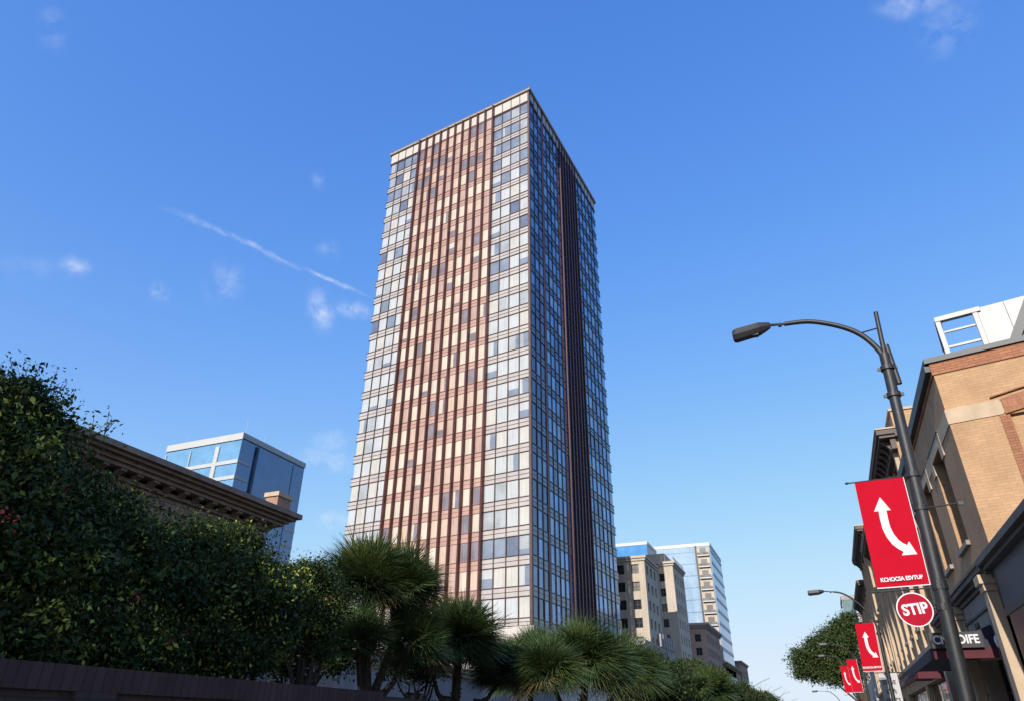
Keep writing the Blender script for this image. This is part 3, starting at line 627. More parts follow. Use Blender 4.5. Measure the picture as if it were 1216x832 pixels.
def shrub(seed, label, X, blobs_px, ncl, leaf=.085, weights=(6, 3, .5), basez=0.0, name='flowering_shrub', flowers=8, stems=5, per=26, cat='shrub', mats=None, grp='flowering shrubs along the garden wall'):
    pts = [(at(px, py, X+dx), r_) for px, py, r_, dx in blobs_px]
    c = sum((p for p, _ in pts), Vector())/len(pts); root = thing(name, label, cat, (c.x, c.y, basez), grp); off = Vector(root.location)
    bl = []
    for p, rp in pts:
        d = (p-Vector((0, 0, CZ))).length; rr = rp/ (F)*d*.72; q = p-off; bl.append((q.x, q.y, q.z, rr, rr*.95, rr*.9))
    fo, cc, nrs = crown(seed, bl, ncl, per, leaf, .12, mats or [ML_dark, ML_mid, ML_young_sunlit], weights, 'foliage', root)
    pr = Part(root); tg = [Vector(c_)+off for c_ in cc[nrs.choice(len(cc), stems*2)]]
    limbs(pr, 'trunk', (off.x, off.y, basez), tg, .07, M_bark, seed, top=(off.x, off.y, basez+1.9))
    if flowers:
        # blossoms sit on outermost clusters towards the light
        k = cc[nrs.choice(len(cc), flowers)]; idx = np.repeat(np.arange(flowers), 14); cen = k[idx]+nrs.normal(size=(len(idx), 3))*.035+np.array([.05, -.05, .05])
        V, Fc = leaves(nrs, cen, .6+nrs.rand(len(idx))*.5, .05, .8); fast_mesh('blossom', V, Fc, [M_flower], None, root)
    return root
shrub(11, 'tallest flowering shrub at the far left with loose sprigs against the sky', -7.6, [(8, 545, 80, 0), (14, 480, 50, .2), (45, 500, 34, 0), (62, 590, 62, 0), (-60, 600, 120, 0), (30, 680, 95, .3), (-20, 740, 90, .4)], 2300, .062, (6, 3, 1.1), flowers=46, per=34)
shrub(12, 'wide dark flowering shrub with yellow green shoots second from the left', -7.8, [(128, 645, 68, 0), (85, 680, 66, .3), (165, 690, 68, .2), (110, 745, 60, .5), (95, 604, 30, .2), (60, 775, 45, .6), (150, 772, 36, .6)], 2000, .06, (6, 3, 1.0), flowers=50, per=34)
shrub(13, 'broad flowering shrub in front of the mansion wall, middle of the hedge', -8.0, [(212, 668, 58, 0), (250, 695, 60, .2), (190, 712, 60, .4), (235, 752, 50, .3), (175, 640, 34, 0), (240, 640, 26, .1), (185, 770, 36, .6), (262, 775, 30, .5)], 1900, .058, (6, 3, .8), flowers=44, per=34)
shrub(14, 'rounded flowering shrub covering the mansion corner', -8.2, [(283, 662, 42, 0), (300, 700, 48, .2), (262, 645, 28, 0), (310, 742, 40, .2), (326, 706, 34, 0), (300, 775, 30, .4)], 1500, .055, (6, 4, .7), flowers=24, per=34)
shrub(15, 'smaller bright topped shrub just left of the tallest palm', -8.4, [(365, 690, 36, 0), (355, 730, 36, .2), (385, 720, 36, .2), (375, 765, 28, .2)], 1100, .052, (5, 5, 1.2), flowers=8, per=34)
# loose sprigs of the left shrub standing against the sky
for k, (px, py, ln, dx) in enumerate([(12, 455, .55, .1), (45, 450, .6, 0), (62, 478, .4, .2), (5, 440, .5, 0), (112, 497, .35, -.1), (132, 500, .45, -.1), (30, 462, .5, .1)]):
    pass
SPR = [((18, 470), (12, 425)), ((38, 478), (48, 432)), ((45, 480), (68, 440)), ((55, 490), (82, 472)), ((30, 480), (30, 438)), ((60, 500), (75, 455))]
SPR2 = [((104, 525), (112, 492)), ((118, 528), (138, 498)), ((118, 530), (130, 488)), ((84, 515), (86, 492))]
def sprigs(parent_label, lst, X, name='foliage'):
    mb = MB(); rr = random.Random(5); cen = []
    for (a, b) in lst:
        A_, B_ = at(*a, X), at(*b, X); m = A_.lerp(B_, .5)+Vector((0, rr.uniform(-.05, .05), 0)); mb.tube([A_, m, B_], [.008, .006, .003], 4)
        for t in np.linspace(.25, 1, 9): p = A_.lerp(B_, t)+Vector([rr.uniform(-.04, .04) for _ in range(3)]); cen.append(p)
    return mb, cen
for lab, lst, X in ((0, SPR, -7.5), (1, SPR2, -7.8)):
    root = [o for o in COL.objects if o.name.startswith('flowering_shrub')][lab]; off = Vector(root.location)
    mb, cen = sprigs(None, lst, X); mb.v = [tuple(Vector(p)-off) for p in mb.v]; mb.build('sprig', M_bark, root)
    nrs = np.random.RandomState(lab+70); c = np.repeat(np.array([list(p-off) for p in cen]), 2, 0); V, Fc = leaves(nrs, c, .6+nrs.rand(len(c))*.6, .065, .5); fast_mesh('sprig_leaves', V, Fc, [ML_mid], None, root)

# ---- fan palms ----
MP = [leafmat('palm_needle', (.060, .10, .038), .3, .5, .12), leafmat('palm_needle_light', (.11, .14, .035), .3, .5, .15), leafmat('dry_palm_needle', (.16, .12, .06), .3, .7, .1)]
def fans(nrs, heads, nf, nn=34, fl=.68, pet=.36, width=.016, droop=.25, elmin=-.45):
    V = []; T4 = []; MI = []
    k = 0
    for (hx, hy, hz, rad, share) in heads:
        C_ = np.array([hx, hy, hz]); cnt = int(nf*share*1.7)
        for j in range(cnt):
            el = math.asin(max(-1, min(1, nrs.uniform(elmin, .99)))); a = nrs.uniform(0, 2*math.pi)
            D = np.array([math.cos(el)*math.cos(a), math.cos(el)*math.sin(a), math.sin(el)])
            scale = rad*(.85+.3*nrs.rand()); B = C_+D*pet*scale*nrs.uniform(.6, 1.05)
            up = np.array([0, 0, 1.0]); side = np.cross(D, up); side /= (np.linalg.norm(side)+1e-6); nrm = np.cross(side, D)
            tw = nrs.uniform(-.7, .7); s2 = side*math.cos(tw)+nrm*math.sin(tw); n2 = np.cross(s2, D)
            mt = 2 if (el < -.35 and nrs.rand() < .25) else (1 if nrs.rand() < (.12+.2*(el > .3)) else 0)
            # petiole
            pw = .010*scale
            V += [C_+s2*pw, C_-s2*pw, B-s2*pw, B+s2*pw]; T4.append((k, k+1, k+2, k+3)); MI.append(mt); k += 4
            for q in range(nn):
                an = (q/(nn-1)-.5)*2*R(92); ln = fl*scale*(1-.35*abs(an/R(92))**2)*nrs.uniform(.85, 1.1)
                dr = D*math.cos(an)+s2*math.sin(an)+n2*nrs.uniform(.02, .22); dr /= np.linalg.norm(dr)
                w1 = width*scale; pr_ = np.cross(dr, n2); pr_ /= np.linalg.norm(pr_)+1e-6
                m = B+dr*ln*.55; e = B+dr*ln+np.array([0, 0, -1])*droop*ln*nrs.uniform(.3, 1)
                V += [B+pr_*w1*.4, B-pr_*w1*.4, m-pr_*w1*.5, m+pr_*w1*.5, e-pr_*w1*.08, e+pr_*w1*.08]
                T4.append((k, k+1, k+2, k+3)); T4.append((k+3, k+2, k+4, k+5)); MI += [mt, mt]; k += 6
    return np.array(V), np.array(T4), np.array(MI)
def palm(seed, label, X, trunk_px, heads_px, nf, nn=34, width=.016, r0=.115, fl=.68, pet=.36, droop=.14):
    """heads_px: (px, py, radius px, dx, share)"""
    b = at(trunk_px[0], trunk_px[1], X); root = thing('fan_palm', label, 'palm tree', (b.x, b.y, 0), 'fan palms in the garden'); off = Vector(root.location)
    hs_ = []; mb = MB(); fork = Vector((0, 0, 1.9))
    for i, (px, py, rp, dx, sh) in enumerate(heads_px):
        p = at(px, py, X+dx)-off; d = (p+off-Vector((0, 0, CZ))).length; rad = rp/F*d*.93
        hs_.append((p.x, p.y, p.z, rad, sh))
        m = fork.lerp(p, .5)+Vector((p.x*.15, p.y*.15, -.1)); rr = r0*(1 if i == 0 else .5)
        mb.tube([Vector((0, 0, -.1)), Vector((0.02, 0, 1.0)), fork, m, p], [r0*1.5, r0*1.15, r0*1.1, rr, rr*.8], 10)
    nrs = np.random.RandomState(seed)
    # old leaf bases roughen the trunk
    for _ in range(90):
        t = nrs.uniform(.2, 1); h = hs_[0]; z = t*h[2]; ctr = Vector((h[0]*max(0, (z-1.9)/(h[2]-1.9)), h[1]*max(0, (z-1.9)/(h[2]-1.9)), z)); a = nrs.uniform(0, 6.28); d_ = Vector((math.cos(a), math.sin(a), .9))
        mb.tube([ctr+d_*r0*.6, ctr+d_*r0*nrs.uniform(1.3, 1.7)], [.022, .008], 4)
    mb.build('trunk', M_palmbark, root, smooth=True)
    V, T4, MI = fans(nrs, hs_, nf, nn, fl, pet, width, droop); fast_mesh('crown', V, T4, MP, MI, root)
    return root
palm(21, 'tallest fan palm with two spiky heads nearest the flowering shrubs', -9, (437, 832), [(436, 693, 66, 0, .3), (478, 700, 62, .3, .26), (425, 762, 52, .3, .2), (487, 762, 52, .5, .24)], 260)
palm(22, 'second fan palm from the left with a rounded dome and a low side head', -9, (540, 832), [(545, 762, 64, 0, .5), (510, 785, 44, -.2, .15), (598, 800, 50, .3, .35)], 230, fl=.62, pet=.42, droop=.2)
palm(23, 'broad fan palm in front of the lower corner of the tower', -7.4, (690, 832), [(695, 790, 66, 0, .4), (650, 800, 54, .2, .25), (742, 800, 52, -.2, .35)], 250, width=.014, fl=.76, pet=.3, droop=.25)
palm(24, 'small fan palm tucked behind between the two larger palms', -12, (628, 832), [(632, 782, 42, 0, .6), (610, 812, 36, 0, .4)], 130, width=.014)
palm(25, 'yellowish fan palm further along the row before the far trees', -9, (842, 832), [(843, 822, 30, 0, .5), (826, 818, 22, 0, .25), (860, 824, 20, .5, .25)], 130, width=.03)
# shrubs under the palms and the trees beyond
shrub(31, 'dark leafy shrub between the trunks of the two left palms', -9.6, [(500, 790, 26, 0), (468, 790, 22, .2), (520, 775, 18, 0)], 260, .08, (7, 3, .1), name='garden_shrub', flowers=0, grp=None)
shrub(32, 'dark low shrub left of the tallest palm trunk', -9.8, [(400, 775, 28, 0), (350, 780, 30, 0), (320, 775, 26, 0)], 320, .08, (7, 3, .1), name='garden_shrub', flowers=0, grp=None)
def tree(seed, label, X, blobs_px, ncl, leaf, cat='tree', grp='trees along the left side of the street', mats=None, weights=(5, 4, 1), r0=.14, name='street_tree', at_s=None, trunk_x=None, per=22, cr=.3, topz=None):
    pts = []
    for px, py, rp, dd in blobs_px:
        p = at(px, py, X+dd) if at_s is None else atz(px, py, at_s+dd); pts.append((p, rp/F*(p-Vector((0, 0, CZ))).length*.9))
    c = sum((p for p, _ in pts), Vector())/len(pts); bx = c.x if trunk_x is None else trunk_x
    root = thing(name, label, cat, (bx, c.y, 0), grp); off = Vector(root.location)
    bl = [((p-off).x, (p-off).y, (p-off).z, r_, r_, r_*.85) for p, r_ in pts]
    fo, cc, nrs = crown(seed, bl, ncl, per, leaf, cr, mats or [ML_dark, ML_tree, ML_olive], weights, 'crown', root)
    tg = [Vector(c_)+off for c_ in cc[nrs.choice(len(cc), 12)]]
    limbs(Part(root), 'trunk', off, tg, r0, M_bark, seed, top=(bx, c.y, topz or c.z*.55)); return root
tree(41, 'dense dark green tree right behind the broad palm', -9, [(782, 812, 30, 0), (800, 808, 26, .3), (770, 800, 22, 0), (812, 825, 20, 0)], 900, .13, weights=(8, 3, .3), cr=.22)
tree(42, 'dark tree in the row with a taller tip against the low podium', -10, [(757, 795, 24, 0), (776, 790, 18, 0), (745, 815, 24, 0)], 600, .13, weights=(5, 5, .6), cr=.22)
tree(43, 'yellow green bushy tree with ragged top, second after the broad palm', -10, [(832, 808, 17, 0), (848, 806, 16, 0), (818, 805, 13, 0)], 700, .14, weights=(2, 4, 5), cr=.25)
tree(44, 'small dark tree in the row below the brownstone building', -9, [(870, 826, 14, 0), (882, 822, 12, 0), (858, 818, 10, 0)], 600, .17, weights=(7, 4, .5), cr=.3)
tree(45, 'farthest green tree at the end of the left hand row', -9, [(896, 829, 10, 0), (908, 832, 9, 0), (918, 834, 6, 0)], 500, .22, weights=(6, 4, .5), cr=.4)
tree(46, 'tree crown peeking over the row below the rose brown hotel', -14, [(822, 795, 12, 0), (812, 793, 7, 0)], 300, .2, weights=(6, 4, .5), cr=.35)
# unseen trees added behind the viewer so that their crowns dapple the shrubs
for k, (x, y, z, r_, lab) in enumerate([(-9.5, -12.5, 11.5, 4.8, 'unseen tree added behind the viewer to dapple the shrubs, nearest to the street'), (-17.5, -14, 12, 4.8, 'unseen tree added behind the viewer to dapple the shrubs, second from the street'), (-25.5, -12.5, 12, 4.8, 'unseen tree added behind the viewer to dapple the shrubs, farthest from the street')]):
    root = thing('added_dapple_tree', lab, 'tree', (x, y, 0), 'unseen trees added behind the viewer for shade')
    fo, cc, nrs = crown(60+k, [(0, 0, z, r_, 3.6, r_*1.0), (r_*.5, .5, z-1.5, r_*.7, 3, r_*.7), (-r_*.5, -.5, z-1, r_*.7, 3, r_*.7)], 190, 22, .34, .45, [ML_dark, ML_tree], (5, 5), 'crown', root, shell=.2)
    limbs(Part(root), 'trunk', (x, y, 0), [Vector(c_)+Vector((x, y, 0)) for c_ in cc[nrs.choice(len(cc), 12)]], .3, M_bark, k, top=(x, y, 6))
# street tree on the right
tree(51, 'round crowned street tree overhanging the road behind the red banners', 0, [(968, 785, 22, 0), (990, 768, 24, 0), (1004, 752, 17, 1), (955, 778, 13, 0), (1004, 790, 20, 1), (985, 795, 18, -1), (972, 765, 13, 0), (1008, 735, 9, 1), (998, 742, 9, 1), (955, 795, 12, 0)],
     2400, .2, grp=None, weights=(4, 5, 2), at_s=80, trunk_x=2.9, r0=.2, per=20, cr=.32, topz=3.6)

# ======================= RIGHT SIDE: THE TAN BRICK BUILDING =======================
E0 = (4.0, 19.1); uE = (math.cos(R(12)), -math.sin(R(12))); nE = (-math.sin(R(12)), -math.cos(R(12)))
root = thing('brick_corner_building', 'two storey tan brick shop building with stone ground floor and white rooftop enclosure', 'building', (8, 24, 0)); B1 = Part(root); B1root = root
ZR = 10.2
mb = MB()
fw = [(2.0, 3.45, 6.0, 8.55), (5.2, 6.65, 6.0, 8.55), (8.2, 9.65, 6.0, 8.55)]
wall_grid(mb, E0, (0, 1), (-1, 0), 10.4, 5.1, 9.86, fw, .42, 0)
# end wall with a shallow blind arch bay
def arc(a0, a1, zs, rise, n=10): return [(a0+(a1-a0)*i/n, zs+rise*math.sin(math.pi*i/n)) for i in range(n+1)]
wall_grid(mb, E0, uE, nE, 10.5, 0, 9.86, [(1.28, 4.6, 5.0, 8.45)], .10, 0)
mb.quad((14.3, 16.9, 0), (14.3, 29.5, 0), (14.3, 29.5, 9.9), (14.3, 16.9, 9.9)); mb.quad((4, 29.5, 0), (14.3, 29.5, 0), (14.3, 29.5, 9.9), (4, 29.5, 9.9))
B1(mb, 'wall', M_tan)
mb = MB(); mb.obox(E0, uE, nE, 1.28, 4.6, -.4, -.10, 5, 8.45); B1(mb, 'recessed_panel', M_tan)
mb = MB(); mb.obox(E0, uE, nE, 1.06, 1.28, -.09, .006, 4.6, 8.44); B1(mb, 'jamb_strip', M_redc)
# soldier course + coping
mb = MB(); mb.obox(E0, uE, nE, -.03, 10.5, -.3, .03, 9.86, ZR); mb.box(3.97, 4.4, 19.1+.0, 29.5, 9.861, ZR-.002); B1(mb, 'soldier_course', M_redc)
mb = MB(); mb.obox(E0, uE, nE, -.12, 10.6, -.35, .09, ZR, ZR+.14); mb.box(3.86, 4.4, 19.05, 29.6, ZR+.001, ZR+.138); B1(mb, 'coping', M_coping)
mb = MB(); mb.box(3.84, 3.99, 19.12, 29.5, 9.99, 10.16); B1(mb, 'gutter', M_coping)
# stone band and springer, facade band
mb = MB(); mb.obox(E0, uE, nE, -.02, 1.16, -.1, .022, 8.47, 8.86); mb.obox(E0, uE, nE, 1.16, 1.24, -.1, .024, 8.5, 8.8); mb.box(3.976, 4.1, 19.13, 20.67, 8.47, 8.86); B1(mb, 'stone_band', M_stone)
B1(MB().box(3.976, 4.1, 22.98, 23.87, 8.47, 8.86), 'stone_band', M_stone); B1(MB().box(3.976, 4.1, 26.18, 26.87, 8.47, 8.86), 'stone_band', M_stone)
mb = MB()
pts = arc(1.2, 4.7, 8.46, .18); pts2 = arc(1.2, 4.7, 8.86, .2)
poly = [(E0[0]+uE[0]*a+nE[0]*.03, E0[1]+uE[1]*a+nE[1]*.03, z) for a, z in pts]+[(E0[0]+uE[0]*a+nE[0]*.03, E0[1]+uE[1]*a+nE[1]*.03, z) for a, z in reversed(pts2)]
n_ = len(pts)
for i in range(n_-1):
    P = lambda q, d: Vector((E0[0]+uE[0]*q[0]+nE[0]*d, E0[1]+uE[1]*q[0]+nE[1]*d, q[1]))
    a_, b_, c_, d_ = pts[i], pts[i+1], pts2[i+1], pts2[i]
    mb.add([P(a_, .05), P(b_, .05), P(c_, .05), P(d_, .05), P(a_, -.12), P(b_, -.12), P(c_, -.12), P(d_, -.12)], [(0, 1, 2, 3), (0, 4, 5, 1), (3, 2, 6, 7)])
B1(mb, 'brick_arch', M_red)
mb = MB(); p3 = arc(1.0, 4.9, 8.93, .2)
for i in range(len(p3)-1):
    a_, b_ = p3[i], p3[i+1]; c_, d_ = (b_[0], b_[1]+.03), (a_[0], a_[1]+.03)
    mb.add([P(a_, .06), P(b_, .06), P(c_, .06), P(d_, .06), P(a_, -.02), P(b_, -.02), P(c_, -.02), P(d_, -.02)], [(0, 1, 2, 3), (0, 4, 5, 1), (3, 2, 6, 7), (0, 3, 7, 4)])
B1(mb, 'hood_mould', M_redc)
# facade windows
for k, r_ in enumerate(fw):
    y0 = 19.1+r_[0]; y1 = 19.1+r_[1]
    w_ = place_window(root, window_mesh(r_[1]-r_[0], r_[3]-r_[2], [M_frame, M_wglass], 0, 1, .07), E0, (0, 1), r_[0], r_[2], (-1, 0), .36)
    B1(MB().box(3.91, 4.35, y0-.1, y1+.1, 5.88, 5.998), 'sill', M_gstone)
    mb = MB(); mb.box(3.965, 4.05, y0-.42, y0-.003, 8.2, 8.862); mb.box(3.965, 4.05, y1+.003, y1+.42, 8.2, 8.862); mb.box(3.963, 4.05, y0-.003, y1+.003, 8.56, 8.86); B1(mb, 'surround', M_stone)
    mb = MB(); mb.box(3.95, 4.02, y0-.46, y1+.46, 8.87, 8.9); B1(mb, 'hood_mould', M_coping)
B1(MB().quad((4, 19.1, 9.9), (14.3, 16.9, 9.9), (14.3, 29.5, 9.9), (4, 29.5, 9.9)), 'roof', M_coping)
# rooftop enclosure
def rb(mb, a0, a1, d0, d1, z0, z1, mi=0): mb.obox(E0, uE, nE, a0, a1, d0, d1, z0, z1, mi)
zr0, zr1 = ZR+.142, 11.62
mb = MB(); rb(mb, .42, .54, -.5, -.36, zr0, zr1-.1); rb(mb, .42, 1.5, -.5, -.34, zr1-.1, zr1+.04); rb(mb, 1.3, 1.42, -.5, -.36, zr0, zr1-.1); rb(mb, .54, 1.3, -.46, -.41, zr0+.36, zr0+.43); rb(mb, .54, 1.3, -.46, -.41, zr0+.82, zr0+.88)
rb(mb, .42, .56, -2.4, -2.26, zr0, zr1-.1); rb(mb, .40, .56, -2.4, -.5, zr1-.1, zr1+.03); rb(mb, .44, .5, -2.3, -.5, zr0+.4, zr0+.47)
frm = B1(mb, 'rooftop_frame', M_white, bevel=.008)
mb = MB()
for k in range(8): rb(mb, 1.425+k*.62, 1.425+k*.62+.608, -.5, -.39+.004*(k % 2), zr0, zr1+.02)
B1(mb, 'rooftop_panel', mat('white_metal_panel', (.33, .33, .335), .5, .1, .07, .8, streak=.12))
mb = MB(); Pq = lambda a, d, z: (E0[0]+uE[0]*a+nE[0]*d, E0[1]+uE[1]*a+nE[1]*d, z)
mb.poly_extrude([Pq(1.8, -.2, zr0-.01), Pq(2.05, -.2, zr0-.01), Pq(3.0, -.2, 11.9), Pq(2.8, -.2, 12.0)], (nE[0]*.12, nE[1]*.12, 0)); mb.poly_extrude([Pq(2.05, -.22, zr0-.01), Pq(4.6, -.22, zr0-.01), Pq(3.0, -.22, 11.85)], (nE[0]*.03, nE[1]*.03, 0))
B1(mb, 'dormer', M_coping)
# stone ground floor (street side)
mb = MB(); gf = [(1.6, 4.4, .12, 3.35), (5.3, 9.6, .12, 3.6)]
wall_grid(mb, (3.9, 19.4), (0, 1), (-1, 0), 10.1, 0, 4.72, gf, .5); B1(mb, 'ground_floor_wall', M_gstone)
mb = MB()
for z in (.9, 1.7, 2.5, 3.3, 3.98): mb.box(3.888, 3.91, 19.4, 20.98, z, z+.02); mb.box(3.888, 3.91, 23.82, 24.68, z, z+.02)
B1(mb, 'joint', M_coping)
mb = MB()
for d, z, h in ((.06, 4.72, .10), (.16, 4.82, .08), (.26, 4.9, .12), (.30, 5.02, .07)): mb.box(3.9-d, 4.05, 19.0, 29.5, z, z+h)
B1(mb, 'shopfront_cornice', mat('weathered_dark_stone', (.16, .135, .115), .8, 0, .2, 2, .2, 30))
mb = MB(); mb.box(3.86, 3.9, 19.5, 29.5, 4.28, 4.34); B1(mb, 'string_course', M_coping)
mb = MB(); mb.box(4.36, 4.4, 21.0, 23.8, .12, 3.35, 1); mb.box(4.3, 4.36, 21.0, 21.1, .12, 3.35); mb.box(4.3, 4.36, 23.7, 23.8, .12, 3.35); mb.box(4.3, 4.36, 22.35, 22.45, .12, 3.35); mb.box(4.3, 4.362, 21.1, 23.7, 2.5, 2.58); B1(mb, 'shop_door', [M_dark, M_wglass])
mb = MB(); mb.box(4.36, 4.4, 24.7, 29.0, .12, 3.6, 1)
for y in (24.7, 26.1, 27.5, 28.9): mb.box(4.3, 4.36, y, y+.1, .12, 3.6)
B1(mb, 'shop_window', [M_dark, M_wglass])
# pilasters
for y in (19.15, 24.2, 29.1):
    mb = MB(); mb.box(3.66, 3.9, y, y+.42, 0, 4.45); mb.box(3.62, 3.9, y-.04, y+.46, 4.45, 4.6); mb.box(3.56, 3.9, y-.08, y+.5, 4.6, 4.8); B1(mb, 'pilaster', M_stone, bevel=.01)
# carved numerals
me = text_mesh('109', .42, bold=.012, ext=.012); o = bpy.data.objects.new('carved_number', me); COL.objects.link(o); me.materials.append(M_coping); o.parent = root
o.matrix_local = Matrix.Translation(Vector((3.888, 22.75, 4.02))-Vector(root.location)) @ Matrix(((0, 0, -1), (-1, 0, 0), (0, 1, 0))).to_4x4()
# wall lantern
lt = thing('wall_lantern', 'small white glass lantern on the stone shop front beside the canopy sign', 'lantern', (3.72, 20.2, 3.5)); pl = Part(lt)
pl(MB().tube([(3.9, 20.2, 3.55), (3.82, 20.2, 3.58), (3.76, 20.2, 3.54)], .012, 6).box(3.88, 3.899, 20.15, 20.25, 3.45, 3.65), 'bracket', M_dark)
pl(MB().tube([(3.76, 20.2, 3.36), (3.76, 20.2, 3.40), (3.76, 20.2, 3.5), (3.76, 20.2, 3.58), (3.76, 20.2, 3.62)], [.02, .035, .05, .035, .01], 8), 'shade', mat('opal_glass', (.75, .72, .68), .3))

# canopy with a sign on its end
cp = thing('shop_canopy', 'dark canopy with red valance over the stone shop door', 'canopy', (3.2, 24, 3.3)); pc = Part(cp)
M_navy = mat('navy_canvas', (.022, .024, .045), .8, 0, .15, 3); M_redv = mat('dark_red_canvas', (.075, .010, .018), .8, 0, .15, 3)
mb = MB(); mb.add([(2.5, 21.0, 3.4), (3.88, 21.0, 3.4), (3.88, 21.0, 3.95), (2.5, 28.4, 3.4), (3.88, 28.4, 3.4), (3.88, 28.4, 3.95)], [(0, 1, 2), (3, 5, 4), (0, 2, 5, 3), (0, 3, 4, 1), (1, 4, 5, 2)]); pc(mb, 'canopy_top', M_navy)
mb = MB(); mb.box(2.49, 3.87, 20.94, 20.99, 3.2, 3.42); pc(mb, 'valance', M_redv); pc(MB().box(2.44, 2.485, 20.94, 28.4, 3.2, 3.42), 'side_valance', M_navy)
sg = thing('shop_sign', 'black box sign with white letters on the end of the dark canopy', 'sign', (3.2, 20.9, 3.45)); ps = Part(sg)
ps(MB().box(2.47, 3.60, 20.84, 20.95, 3.43, 3.79), 'sign_box', mat('black_sign_face', (.012, .012, .015), .5))
def letters(txt, size, M, parent, m, bold=0, ext=.004, sx=1):
    me = text_mesh(txt, size, ext=ext, bold=bold); me.materials.append(m); o = bpy.data.objects.new('lettering', me); COL.objects.link(o); o.parent = parent
    o.matrix_local = M @ Matrix.Diagonal((sx, 1, 1, 1)); return o
FACE = Matrix(((1, 0, 0), (0, 0, -1), (0, 1, 0))).to_4x4()      # text lying in x,z facing -Y
M_letter = mat('white_letter_paint', (.62, .60, .63), .5, 0, .03)
letters('CNODIFE', .275, Matrix.Translation(Vector((3.03, 20.828, 3.61))-Vector(sg.location)) @ FACE, sg, M_letter, .008, .01, .84)

# neighbouring one storey shop in the foreground right
root = thing('corner_shop', 'one storey shop front with slate blue fascia and dark red window at the right edge', 'shop', (8, 13, 0)); p2 = Part(root)
mb = MB(); wall_grid(mb, (3.95, 7), (0, 1), (-1, 0), 12.05, 0, 4.6, [(5.0, 11.55, .6, 3.55)], .3); mb.quad((3.95, 7, 0), (14, 7, 0), (14, 7, 4.6), (3.95, 7, 4.6)); p2(mb, 'wall', M_gstone)
mb = MB(); mb.box(3.86, 3.95, 7, 18.9, 4.0, 4.86); p2(mb, 'fascia', M_slate)
mb = MB(); mb.box(3.7, 4.1, 7, 19.0, 4.86, 4.96); mb.box(3.6, 4.1, 7, 19.0, 4.96, 5.1); p2(mb, 'cornice', M_coping)
mb = MB(); mb.box(3.82, 3.95, 7, 18.9, 3.86, 3.998); mb.box(3.80, 3.95, 12, 18.6, 2.7, 2.86); p2(mb, 'trim', M_coping)
p2(MB().box(4.2, 4.25, 12.0, 18.55, .6, 3.55), 'window_pane', glass('oxblood_glass', (.10, .015, .02), 1.7, .08, .05)); mb = MB()
for y in (12, 14.1, 16.3, 18.45): mb.box(4.12, 4.2, y, y+.1, .6, 3.55)
p2(mb, 'window_frame', M_dark)
p2(MB().quad((3.7, 7, 4.95), (14, 7, 4.95), (14, 17.0, 4.95), (3.7, 19.2, 4.95)), 'roof', M_coping)
p2(MB().box(3.84, 3.94, 12.0, 18.6, 2.86, 3.859), 'transom_panel', mat('dark_red_panel', (.13, .02, .025), .45, 0, .2, 2))

